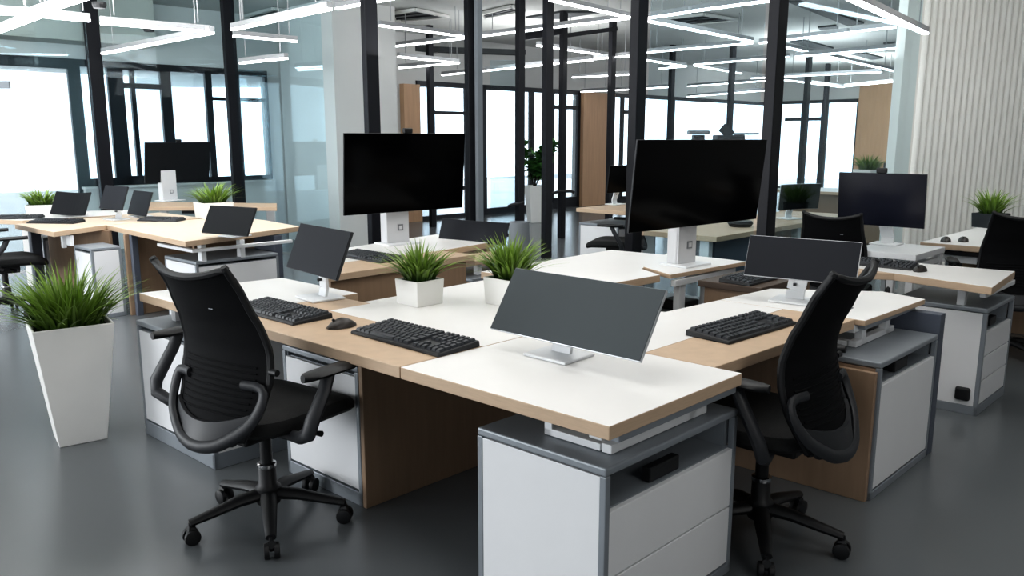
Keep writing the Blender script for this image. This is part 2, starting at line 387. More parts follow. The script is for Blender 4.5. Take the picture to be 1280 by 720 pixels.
# ------------------------------------------------------------------ linear lights
LED = [
 ((-40, 54), (47, 21), 2.52, 'thick linear light sloping down off the top corner beside the first black post'),
 ((-40, 14), (41, 19), 2.52, 'thin linear light meeting the thick one in the top corner by the frosted window'),
 ((44, 18), (118, -6), 2.52, 'thick linear light crossing the top edge before the first black post'),
 ((50, 20), (112, 26), 2.52, 'short thin linear light running up to the first black post'),
 ((126, 29), (264, 40), 2.52, 'long thin linear light between the first two black posts'),
 ((129, 67), (265, 41), 2.5, 'linear light over the windows forming a V with the thin one'),
 ((291, 37), (412, 11), 2.6, 'thick linear light above the white column, just past the second post'),
 ((421, 11), (492, -2), 2.95, 'linear light crossing the top of the column post'),
 ((292, 45), (371, 52), 2.6, 'thin linear light under the thick one past the second post'),
 ((301, 79), (358, 73), 2.4, 'small linear light low over the last window beside the column'),
 ((475, 32), (581, 46), 2.9, 'thin linear light from the column towards the middle posts'),
 ((476, 60), (589, 47), 2.9, 'linear light meeting the thin one at the middle posts'),
 ((596, 46), (786, 23), 2.95, 'long linear light between the middle posts and the thick post'),
 ((688, 0), (786, 22), 2.95, 'thick linear light descending to the thick post over the glossy monitor'),
 ((808, 23), (862, 15), 2.85, 'short linear light just right of the thick post at the top'),
 ((866, 14), (962, 1), 2.85, 'linear light leaving the top edge above the glossy monitor'),
 ((808, 26), (940, 52), 2.85, 'linear light falling from the thick post above the glossy monitor'),
 ((806, 66), (940, 54), 2.85, 'linear light forming a point with the one falling from the thick post'),
 ((950, 54), (1060, 41), 2.8, 'linear light going right from the second thick post'),
 ((1064, 40), (1119, 34), 2.8, 'end piece of the linear light right of the second thick post'),
 ((981, 59), (1118, 89), 2.8, 'thick linear light falling towards the oak pilaster'),
 ((868, 81), (986, 71), 2.85, 'linear light behind the second thick post, upper arm of a V'),
 ((995, 71), (1124, 60), 2.68, 'linear light crossing the thick one before the oak pilaster'),
 ((869, 82), (926, 92), 2.85, 'short linear light, lower arm of the V above the glossy monitor'),
 ((1062, -2), (1157, 42), 2.5, 'brightest linear light ending at the white fluted wall'),
 ((939, 98), (1102, 90), 2.7, 'low linear light in front of the far corner windows'),
 ((980, 100), (1054, 109), 2.7, 'thin linear light meeting the low one near the oak pilaster'),
 ((1056, 108), (1120, 102), 2.7, 'linear light along the top of the oak pilaster by the fluted wall'),
 ((672, 57), (762, 70), 2.9, 'thin linear light behind the posts of the leafy plant'),
 ((553, 94), (740, 75), 2.6, 'long low linear light over the glass door'),
 ((742, 74), (787, 70), 2.75, 'short linear light continuing to the thick post'),
 ((806, 75), (857, 83), 2.8, 'short thin linear light just past the thick post'),
 ((824, 86), (857, 83), 2.8, 'very short linear light meeting it past the thick post'),
 ((498, 71), (573, 79), 2.65, 'thin linear light beside the column above the first pilaster'),
 ((499, 85), (572, 79), 2.65, 'linear light below it, beside the column'),
 ((716, 97), (790, 93), 2.6, 'faint far linear light above the middle wood pilaster'),
 ((727, 115), (761, 113), 2.46, 'linear light on the top of the middle wood pilaster'),
 ((769, 113), (835, 109), 2.5, 'faint far linear light right of the middle wood pilaster'),
 ((860, 108), (958, 101), 2.7, 'far thin linear light above the glossy monitor windows'),
 ((860, 121), (958, 113), 2.5, 'lowest far linear light above the glossy monitor windows'),
]
for (p0, p1, z, lab) in LED:
    p, q = at(*p0, z), at(*p1, z)
    t = thing('linear_light', lab, 'ceiling light', p, 0, 'linear ceiling lights')
    m = MB(p); m.bar(p + Vector((0, 0, .035)), q + Vector((0, 0, .035)), .055, .05); m.build('housing', M['ledbody'], t)
    m = MB(p); m.bar(p, q, .052, .02); m.build('diffuser', M['led'], t)
    L_ = (q - p).length
    for f in (.12, .88):
        r = p.lerp(q, f); m = MB(p); rr = r - P1; rr.z = 0; zt = 2.677 if (-9 < rr.dot(D1) < 1.9 and -.5 < rr.dot(N1)) else ZC - .003
        if zt - z > .12: m.tube([r + Vector((0, 0, .08)), Vector((r.x, r.y, zt))], .006, 5); m.build('suspension_rod', M['ledbody'], t)

# ceiling recesses and vents
def vent(px, lab, z=ZC - .03, frame=True, drop=.03):
    ps = [at(u, v, z) for u, v in px]; c = sum(ps, Vector()) / len(ps)
    t = thing('ceiling_vent', lab, 'ceiling vent', (c.x, c.y, z), 0, 'dark vents and recesses in the ceiling')
    m = MB((c.x, c.y, z)); m.prism([c + (p - c) * 1.0 for p in ps], z, z + drop - .001); m.build('recess', M['duct'], t)
    if frame:
        m = MB((c.x, c.y, z)); n = len(ps)
        for i in range(n):
            a, b = ps[i], ps[(i + 1) % n]; m.bar(a, b, .06, .04)
        m.build('vent_frame', M['ventwhite'], t)
        m = MB((c.x, c.y, z))
        for f in (.33, .66): m.bar(ps[0].lerp(ps[3], f) - Vector((0, 0, .01)), ps[1].lerp(ps[2], f) - Vector((0, 0, .01)), .05, .02)
        m.build('slats', M['greyblack'], t)
for px, lab in [
 ([(88, 13), (124, 12), (166, -2), (120, -4)], 'dark ceiling recess above the first black post'),
 ([(292, 24), (342, 11), (362, 14), (300, 32)], 'dark ceiling unit past the top of the second black post'),
 ([(481, 18), (520, 12), (560, 21), (500, 26)], 'open ceiling diffuser right of the column post'),
 ([(602, 17), (640, 8), (655, 13), (606, 22)], 'small ceiling diffuser between the middle posts'),
 ([(657, 23), (700, 16), (752, 16), (700, 24)], 'greenish dark ceiling vent behind the plant posts'),
 ([(822, 24), (880, 18), (922, 25), (860, 31)], 'square ceiling diffuser right of the thick post'),
 ([(985, 3), (1000, 3), (1080, 30), (1060, 33)], 'long dark slot in the ceiling above the oak pilaster'),
 ([(1022, 35), (1045, 33), (1048, 36), (1026, 38)], 'tiny slot vent under the long dark slot'),
 ([(985, 53), (1005, 51), (1042, 61), (1025, 63)], 'dark vent between two lights near the second thick post'),
 ([(1062, 68), (1076, 66), (1104, 73), (1090, 75)], 'dark vent beside the oak pilaster'),
 ([(1104, 55), (1116, 54), (1119, 56), (1108, 57)], 'tiny slot vent next to the white corner of the fluted wall')]:
    vent(px, lab, frame=(px[0][0] in (292, 481, 602, 822)))
m = MB(); zz = ZC - .25; m = MB(at(580, 61, zz)); m.bar(at(510, 61, zz), at(655, 66, zz), .2, .09)
tag(m.build('ceiling_duct', M['duct']), 'black duct under the ceiling behind the middle posts', 'duct')
for u, v, lab in [(124, 6, 'small black ceiling sensor near the first post'), (186, 36, 'small black ceiling sensor over the window V light'), (344, 29, 'small dark ceiling sensor by the column')]:
    p = at(u, v, 2.66 if u != 344 else ZC - .03); m = MB(p); m.lathe([(.05, -.03), (.06, 0), (.06, .02)], p, 12)
    tag(m.build('ceiling_sensor', M['black']), lab, 'sensor', 'ceiling sensors')

def onb(u, v, b):                      # point of the vertical plane b = const seen at a pixel
    d = ray(u, v); n = Vector((-EA.y, EA.x, 0)); t = (W(0, b) - Vector((0, 0, H))).dot(n) / d.dot(n)
    return Vector((0, 0, H)) + d * t
# ------------------------------------------------------------------ desks on the grid
def desk(name, label, origin_ab, cat='desk', group=None):
    o = W(*origin_ab); return thing(name, label, cat, (o.x, o.y, 0), 0, group), (o.x, o.y, 0)
ZT0, ZT1 = .698, .74
def top(root, org, name, rects, kind='white', z0=ZT0, z1=ZT1):
    m = MB(org)
    for r in rects:
        if len(r) == 4 and not hasattr(r[0], '__len__'): m.ab(*r, z0, z1, 0, 1)
        else: m.prism([W(*p) for p in r], z0, z1, 0, 1)
    return m.build(name, [M['wood'], {'white': M['white'], 'wood': M['wood'], 'light': M['lightwood']}[kind]], root, bevel=.003)
def part(root, org, name, mt, fn, bevel=.003, smooth=False):
    m = MB(org); fn(m); return m.build(name, M[mt] if isinstance(mt, str) else mt, root, bevel=bevel, smooth=smooth)
def bracket(root, org, a0, a1, b0, b1, z0=.6, z1=.698):
    # white metal riser frame between a pedestal top and the desk top
    part(root, org, 'riser_rail', 'wmetal', lambda m: (m.ab(a0, a0 + .045, b0, b1, z1 - .035, z1), m.ab(a0 + .01, a0 + .045, b0 + .06, b1 - .06, z0 + .002, z0 + .03)))
    part(root, org, 'riser_post', 'wmetal', lambda m: m.ab(a0 + .01, a0 + .045, b0 + .12, b0 + .165, z0 + .002, z1))
    part(root, org, 'riser_post', 'wmetal', lambda m: m.ab(a0 + .01, a0 + .045, b1 - .165, b1 - .12, z0 + .002, z1))
    part(root, org, 'riser_arm', 'wmetal', lambda m: (m.ab(a0 + .05, a1, b0 + .06, b0 + .1, z0 + .002, z0 + .025), m.ab(a1 - .03, a1, b0 + .06, b0 + .1, z0 + .002, z1)))
    part(root, org, 'riser_arm', 'wmetal', lambda m: (m.ab(a0 + .05, a1, b1 - .1, b1 - .06, z0 + .002, z0 + .025), m.ab(a1 - .03, a1, b1 - .1, b1 - .06, z0 + .002, z1)))

def pedestal(label, a0, a1, b0, b1, h=.6, sideface='cabwhite', drawers=2, drawer_side='a', slot=True, plinth=.035, group='low storage pedestals under desks', name='storage_pedestal', slotblack=True, lowface='cabwhite'):
    o = W(a0, b0); org = (o.x, o.y, 0); r = thing(name, label, 'cabinet', org, 0, group)
    e = .022; sh = (slot if slot is not True else .115) if slot else .025
    # frame: posts, top, plinth and inner body
    def fr(m):
        for aa in (a0, a1 - e):
            for bb in (b0, b1 - e): m.ab(aa, aa + e, bb, bb + e, 0, h - .026)
        m.ab(a0, a1, b0, b1, 0, plinth)
    part(r, org, 'frame', 'cabgrey', fr, .003)
    part(r, org, 'top_board', 'cabgrey', lambda m: m.ab(a0, a1, b0, b1, h - .026, h), .006)
    part(r, org, 'inner_body', 'cabgrey', lambda m: (m.ab(a0 + .02, a1 - .01, b0 + .01, b1 - .01, plinth, h - sh - .02) if drawer_side == 'a' else m.ab(a0 + .01, a1 - .01, b0 + .02, b1 - .01, plinth, h - sh - .02),
         m.ab(a1 - .03, a1 - .008, b0 + .01, b1 - .01, plinth, h - .026), m.ab(a0 + .03, a1 - .01, b1 - .03, b1 - .008, plinth, h - .026)), 0)
    if drawer_side == 'a':
        part(r, org, 'side_panel', sideface, lambda m: m.ab(a0 + e, a1 - e, b0 + .002, b0 + .012, plinth, h - .03), .001)
        top_z = h - sh - .02; zz = plinth + .006; dh = (top_z - zz) / drawers
        for k in range(drawers):
            part(r, org, 'drawer', 'cabwhite', lambda m: m.ab(a0 + .002, a0 + .02, b0 + e, b1 - e, zz + k * dh + .003, zz + (k + 1) * dh - .003), .002)
    else:
        part(r, org, 'side_panel', sideface, lambda m: m.ab(a0 + .002, a0 + .012, b0 + e, b1 - e, plinth, h - .03), .001)
        top_z = h - sh - .02; zz = plinth + .006; dh = (top_z - zz) / drawers
        for k in range(drawers):
            part(r, org, 'door' if drawers == 1 else 'drawer', lowface, lambda m: m.ab(a0 + e, a1 - e, b0 + .002, b0 + .02, zz + k * dh + .003, zz + (k + 1) * dh - .003), .002)
    if slot and slotblack:
        s_ = part(r, org, 'slot_handle', 'black', lambda m: m.ab(a0 + .03, a0 + .06, b0 + .36 * (b1 - b0), b0 + .58 * (b1 - b0), h - sh - .018, h - sh + .03) if drawer_side == 'a' else m.ab(a0 + .1, a0 + .2, b0 + .02, b0 + .05, h - sh - .018, h - .05), .004)
    return r, org

# --- near front desk
d1, og = desk('workstation_desk', 'white front desk with oak edge standing on the nearest white drawer unit', (0, 0), group='main desk cluster')
top(d1, og, 'tabletop', [(0, .852, 0, .7)])
part(d1, og, 'edge_rail', 'cabgrey', lambda m: m.ab(.012, .04, .06, .69, .672, .698))
bracket(d1, og, .07, .33, .06, .69)
pedestal('nearest white drawer unit with grey frame and two drawers under the front desk', .03, .525, .03, .745)

# --- corner desk
d2, og = desk('corner_desk', 'white corner desk with oak front strip carrying two grass pots', (.856, 0), group='main desk cluster')
top(d2, og, 'tabletop', [[(.856, .382), (1.8, .382), (1.8, .602), (1.85, .602), (1.88, 1.4), (.856, 1.4)]])
top(d2, og, 'oak_strip', [(.856, 1.8, 0, .38), (1.8, 2.2, 0, .33), (1.8, 2.05, .37, .6)], 'wood')
part(d2, og, 'white_inlay', 'white', lambda m: m.ab(1.8, 2.05, .331, .369, ZT0, ZT1), .001)
part(d2, og, 'leg_panel', 'panelwood', lambda m: m.ab(1.335, 1.358, .2, 1.3, 0, .697))
part(d2, og, 'back_panel', 'panelwood', lambda m: m.ab(1.36, 1.84, 1.27, 1.3, .1, .697))
pedestal('white cabinet beside the oak leg panel under the corner desk', 1.362, 1.9, .2, .75, drawers=1, drawer_side='b', slot=False, plinth=.06)
part(d2, og, 'edge_rail', 'cabgrey', lambda m: m.ab(1.37, 2.1, .1, .14, .66, .697))

# --- far-left end desk
d3, og = desk('end_desk', 'white end desk behind the near black chair', (2.2, 0), group='main desk cluster')
top(d3, og, 'tabletop', [[(2.202, 0), (2.83, 0), (2.72, .72), (2.052, .72), (2.052, .332), (2.202, .332)]])
part(d3, og, 'support_post', 'wmetal', lambda m: (m.ab(2.3, 2.34, .1, .14, .6, .698), m.ab(2.3, 2.34, .36, .4, .6, .698)))
part(d3, og, 'support_post', 'wmetal', lambda m: (m.ab(2.68, 2.72, .1, .14, .6, .698), m.ab(2.68, 2.72, .36, .4, .6, .698)))
pedestal('white low cabinet with grey top behind the near black chair', 2.15, 2.86, -.015, .5, drawers=1, drawer_side='b', slot=False, plinth=.075, sideface='white')

# --- right wing desk
d4, og = desk('wing_desk', 'white wing desk with oak front strip and a keyboard', (.06, .704), group='main desk cluster')
top(d4, og, 'tabletop', [[(.378, .704), (.852, .704), (.852, 1.35), (.72, 1.35), (.69, 1.758), (.378, 1.758)]])
top(d4, og, 'oak_strip', [[(.1, .704), (.376, .704), (.376, 1.758), (.06, 1.758)]], 'wood')
part(d4, og, 'leg_panel', 'panelwood', lambda m: m.ab(-.09, .75, 1.62, 1.645, 0, .56))
part(d4, og, 'back_panel', 'panelwood', lambda m: m.ab(.66, .69, .75, 1.62, .12, .697))
# --- right end desk
d5, og = desk('end_desk', 'white end desk on risers beside the slate grey leg panel', (0, 1.762), group='main desk cluster')
top(d5, og, 'tabletop', [[(.02, 1.762), (.69, 1.762), (.66, 2.2), (.22, 2.5), (-.0, 2.43)]], z0=.715)
part(d5, og, 'edge_rail', 'cabgrey', lambda m: m.ab(.03, .06, 1.8, 2.4, .69, .714))
bracket(d5, og, .06, .34, 1.76, 2.32, z1=.714)
part(d5, og, 'leg_panel', 'darkgrey', lambda m: m.ab(-.1, .12, 2.345, 2.41, 0, .69))
pedestal('oak-sided drawer unit behind the right black chair', -.1, .4, 1.648, 2.335, sideface='panelwood', drawers=1, slot=.08)

# --- desk with the second keyboard behind the end desk
d6, og = desk('back_wing_desk', 'dark oak desk strip holding the keyboard behind the tilted grey monitor', (.75, 1.95), group='main desk cluster')
part(d6, og, 'tabletop', 'darkwood', lambda m: m.ab(.76, 1.13, 2.3, 3.0, .68, .715))
part(d6, og, 'leg_panel', 'panelwood', lambda m: m.ab(.8, 1.1, 2.95, 2.98, 0, .68))
part(d6, og, 'leg_panel', 'panelwood', lambda m: m.ab(.8, 1.1, 2.32, 2.35, 0, .68))

# --- desk B (glossy monitor)
d7, og = desk('monitor_desk', 'white desk with oak edge under the glossy tilted monitor', (1.34, 1.7), group='middle desks')
top(d7, og, 'tabletop', [[(1.34, 1.6), (2.1, 1.6), (2.13, 2.85), (1.72, 2.9), (1.5, 2.3), (1.30, 2.19)]])
part(d7, og, 'leg_panel', 'panelwood', lambda m: m.ab(1.45, 2.05, 1.62, 1.65, 0, .697))
d8, og = desk('monitor_desk', 'small white riser desk in front of the glossy monitor stand', (1.2, 2.2), group='middle desks')
top(d8, og, 'tabletop', [[(1.235, 2.19), (1.512, 2.335), (1.725, 2.9), (1.71, 2.95), (1.18, 2.93)]], z0=.722, z1=.748)
part(d8, og, 'edge_rail', 'wmetal', lambda m: m.ab(1.22, 1.25, 2.22, 2.88, .675, .712))
part(d8, og, 'riser_post', 'wmetal', lambda m: m.ab(1.23, 1.27, 2.28, 2.34, .5, .675))
part(d8, og, 'riser_post', 'wmetal', lambda m: m.ab(1.23, 1.27, 2.56, 2.62, .5, .675))
pedestal('grey low pedestal with oak front below the glossy monitor desk', 1.2, 1.66, 2.2, 2.86, h=.5, sideface='darkgrey', drawers=1, slot=False, lowface='wood')
m = MB(W(1.26, 2.45, .5)); m.ab(1.25, 1.42, 2.38, 2.53, .5, .56); tag(m.build('power_box', M['black'], bevel=.012), 'black power box on the grey pedestal under the glossy monitor desk', 'power box')

# --- desk A (big black monitor)
d9, og = desk('monitor_desk', 'white and oak desk under the big black monitor by the column', (2.6, .9), group='middle desks')
top(d9, og, 'tabletop', [[(2.96, 1.22), (3.5, 1.62), (3.68, 2.67), (3.02, 2.65), (2.94, 2.05)]])
top(d9, og, 'oak_strip', [[(2.61, .93), (2.958, 1.22), (2.938, 2.05), (2.63, 2.07)]], 'wood', z0=.70)
part(d9, og, 'back_panel', 'panelwood', lambda m: m.ab(2.64, 2.67, .97, 2.0, 0, .70))
part(d9, og, 'leg_panel', 'panelwood', lambda m: m.ab(3.0, 3.6, 2.55, 2.58, 0, .697))
pedestal('low pedestal with slate grey top beyond the grass pots', 2.62, 3.02, 2.05, 2.5, h=.58, sideface='panelwood', drawers=1, slot=False, lowface='panelwood')
d10, og = desk('side_return', 'small oak side return with white legs beyond the grass pots', (2.7, 2.1), group='middle desks')
top(d10, og, 'tabletop', [(2.66, 2.93, 2.1, 2.6)], 'wood', .66, .69)
part(d10, og, 'leg', 'wmetal', lambda m: m.ab(2.7, 2.74, 2.52, 2.56, .582, .66)) 
part(d10, og, 'leg', 'wmetal', lambda m: m.ab(2.7, 2.74, 2.16, 2.2, .582, .66))

# --- desk D strip on the right
d11, og = desk('wing_desk', 'long white topped desk with oak edge over the pedestal with a black lock', (-.1, 3.0), group='desks by the fluted wall')
top(d11, og, 'tabletop', [[(-.138, 2.99), (-.085, 3.66), (.567, 3.61), (1.1, 3.52), (1.15, 3.28), (.38, 3.12)]])
top(d11, og, 'oak_strip', [[(.384, 3.118), (1.15, 3.276), (1.15, 3.1), (.5, 3.05)]], 'wood', z0=.70)
part(d11, og, 'edge_rail', 'wmetal', lambda m: m.ab(-.10, -.07, 3.05, 3.62, .67, .697))
part(d11, og, 'riser_post', 'wmetal', lambda m: m.ab(.02, .06, 3.14, 3.18, .6, .697))
part(d11, og, 'riser_post', 'wmetal', lambda m: m.ab(.02, .06, 3.54, 3.58, .6, .697))
part(d11, og, 'leg', 'wmetal', lambda m: m.ab(1.02, 1.06, 3.4, 3.44, 0, .697))
r, og = pedestal('white pedestal with three drawers and a black square lock on its side', -.1, .38, 3.12, 3.655, drawers=3, plinth=.05)
part(r, og, 'lock', 'black', lambda m: m.box(onb(1203, 492, 3.117), (.075, .03, .075), 0, Matrix.Rotation(R(-42), 3, 'Z')), .012)
# --- small stand desk with blue-black monitor
d12, og = desk('monitor_desk', 'narrow white riser desk under the blue-black monitor', (.6, 3.95), group='desks by the fluted wall')
part(d12, og, 'tabletop', 'wmetal', lambda m: m.ab(.55, .98, 3.97, 4.55, .70, .74))
part(d12, og, 'riser_rail', 'wmetal', lambda m: m.ab(.57, .6, 3.98, 4.54, .63, .67))
part(d12, og, 'riser_rail', 'wmetal', lambda m: m.ab(.58, .95, 4.5, 4.53, .6, .65))
for aa, bb in [(.56, 3.98), (.68, 3.98), (.56, 4.5), (.9, 4.5)]:
    part(d12, og, 'leg', 'wmetal', lambda m: m.ab(aa, aa + .045, bb, bb + .045, 0, .697))
# --- desk along the fluted wall
d13, og = desk('wall_desk', 'pale oak desk along the fluted wall with two mice and a grass pot', (.2, 4.7), group='desks by the fluted wall')
top(d13, og, 'tabletop', [(-.7, .77, 4.72, 6.2)])
part(d13, og, 'cable_tray', 'wmetal', lambda m: m.ab(-.6, .72, 4.8, 4.86, .6, .66))
part(d13, og, 'cable_tray', 'black', lambda m: m.ab(-.1, .62, 4.78, 4.8, .655, .685))
part(d13, og, 'back_panel', 'panelwood', lambda m: m.ab(-.7, .7, 5.45, 5.48, 0, .697))
part(d13, og, 'leg', 'wmetal', lambda m: m.ab(.6, .65, 5.0, 5.05, 0, .697))
part(d13, og, 'leg', 'wmetal', lambda m: m.ab(.6, .65, 6.0, 6.05, 0, .697))
part(d13, og, 'leg_panel', 'midgrey', lambda m: m.ab(.66, .7, 5.1, 5.4, 0, .697))
# --- far desk beneath the small black monitor
d14, og = desk('back_desk', 'long oak desk behind the thick post with a slate grey modesty panel', (2.1, 4.0), group='far desks')
top(d14, og, 'tabletop', [(2.0, 2.7, 4.0, 6.6)], 'wood')
part(d14, og, 'modesty_panel', 'darkgrey', lambda m: m.ab(2.08, 2.11, 4.12, 4.75, .2, .69))
part(d14, og, 'modesty_panel', 'panelwood', lambda m: m.ab(2.12, 2.15, 4.8, 6.4, .2, .69))
part(d14, og, 'leg', 'wmetal', lambda m: m.ab(2.08, 2.16, 4.03, 4.09, 0, .697))
part(d14, og, 'leg', 'wmetal', lambda m: m.ab(2.05, 2.11, 5.5, 5.56, 0, .697))
m = MB(at(925, 283, .74)); p = at(925, 283, .74); m.lathe([(.09, 0), (.11, .03), (.1, .05)], p, 16); tag(m.build('desk_tray', M['black'], smooth=True), 'round black tray on the oak desk behind the glossy monitor', 'tray')
# --- far desk near the leafy plant
d15, og = desk('back_desk', 'far wood desk on a white pedestal near the wood pilaster', LOC(at(722, 260, .74)), group='far desks')
q = at(722, 260, .74); a0, b0 = LOC(q)
top(d15, og, 'tabletop', [(a0 - 1.0, a0 + .02, b0, b0 + 1.3)], 'wood')
part(d15, og, 'cable_tray', 'greyblack', lambda m: m.ab(a0 - .95, a0 - .9, b0 + .05, b0 + .9, .6, .69))
pedestal('white pedestal under the far wood desk near the leafy plant', a0 - .5, a0 + .02, b0 + .05, b0 + .75, h=.58, drawers=1, slot=False)
# --- far desk near the oak pilaster
fp = aty(1075, 215, 11.5); fa, fb = LOC(fp)
d16, og = desk('back_desk', 'far white desk behind the blue-black monitor', (fa, fb), group='far desks')
top(d16, og, 'tabletop', [(fa - .9, fa + 1.2, fb - .3, fb + .6)])
part(d16, og, 'back_panel', 'panelwood', lambda m: m.ab(fa - .9, fa + 1.2, fb + .1, fb + .14, 0, .697))

# --- left cluster
e1, og = desk('workstation_desk', 'pale wood desk with a pointed near corner on white risers', (4.65, 1.12), group='wood desks by the windows')
top(e1, og, 'tabletop', [[(4.65, 1.12), (6.28, 1.21), (6.2, 2.35), (5.7, 2.38), (4.97, 2.285)]], 'light')
part(e1, og, 'leg_panel', 'panelwood', lambda m: m.ab(5.8, 5.83, 1.16, 1.85, 0, .697))
part(e1, og, 'back_panel', 'panelwood', lambda m: m.ab(5.3, 5.33, 1.5, 2.2, .0, .697))
part(e1, og, 'leg_panel', 'darkgrey', lambda m: m.ab(4.88, 5.2, 1.98, 2.05, 0, .69))
part(e1, og, 'leg_panel', 'darkgrey', lambda m: m.ab(5.74, 5.79, 1.19, 1.24, 0, .697))
part(e1, og, 'cable_tray', 'wmetal', lambda m: (m.ab(4.72, 4.76, 1.2, 2.05, .64, .665), m.ab(4.76, 5.3, 1.2, 1.24, .64, .665)))
part(e1, og, 'riser_post', 'wmetal', lambda m: m.ab(4.78, 4.84, 1.3, 1.34, .55, .697))
part(e1, og, 'riser_post', 'wmetal', lambda m: m.ab(4.78, 4.84, 1.62, 1.66, .55, .697))
pedestal('white pedestal with grey top under the pointed wood desk', 4.78, 5.3, 1.25, 1.95, h=.56, drawers=1, slot=False)
pedestal('white cabinet between the grey leg and the oak panel of the pointed wood desk', 5.84, 6.2, .9, 1.14, h=.6, drawers=1, drawer_side='b', slot=False)
e2, og = desk('workstation_desk', 'pale wood desk behind the floor planter, nearest the frosted window', (6.0, .7), group='wood desks by the windows')
top(e2, og, 'tabletop', [[(6.02, .7), (6.95, .7), (7.2, 2.1), (6.31, 2.1), (6.30, 1.23)]], 'light')
part(e2, og, 'leg', 'darkgrey', lambda m: m.ab(6.82, 6.88, .78, .86, 0, .697))
part(e2, og, 'back_panel', 'panelwood', lambda m: m.prism([W(6.88, .93), W(6.88, .96), W(6.2, 1.22), W(6.2, 1.19)], 0, .697))
part(e2, og, 'support_arm', 'wmetal', lambda m: (m.ab(6.12, 6.3, .85, .88, .6, .69), m.ab(6.2, 6.24, .82, .85, .58, .69)))
pedestal('pale bluish cabinet under the wood desk nearest the frosted window', 6.92, 7.3, .9, 1.3, h=.6, drawers=1, drawer_side='b', slot=False)
# wood shelf desks further back
e3, og = desk('back_desk', 'far pale wood desk under the monitor on a tall white stand', LOC(at(214, 254, .74)), group='wood desks by the windows')
q = [at(162, 259, .74), at(250, 258.5, .74), at(346, 259, .74), at(346, 254, .74), at(162, 252, .74)]
m = MB(og); m.prism(q, ZT0, ZT1, 0); m.build('tabletop', M['wood'], e3, bevel=.003)
for u in (200, 250, 335):
    p = at(u, 257.5, .70); m = MB(og); m.box((p.x, p.y + .1, .35), (.09, .06, .69)); m.build('leg', M['wmetal'], e3)
m = MB(og); p, q_ = at(228, 262, .66), at(268, 262, .66); m.bar(p, q_, .05, .09); m.build('cable_tray', M['black'], e3)
e4, og = desk('back_desk', 'far white desk against the frosted window with a grass pot', LOC(at(60, 268, .74)), group='wood desks by the windows')
q = [at(-20, 274, .74), at(28, 275.5, .74), at(160, 268, .74), at(180, 262, .74), at(40, 265, .74)]
m = MB(og); m.prism(q, ZT0, ZT1, 0, 1); m.build('tabletop', [M['wood'], M['white']], e4, bevel=.003)
p = at(40, 271, .7); m = MB(og); m.box((p.x, p.y + .1, .35), (.06, .5, .69)); m.build('leg_panel', M['white'], e4)

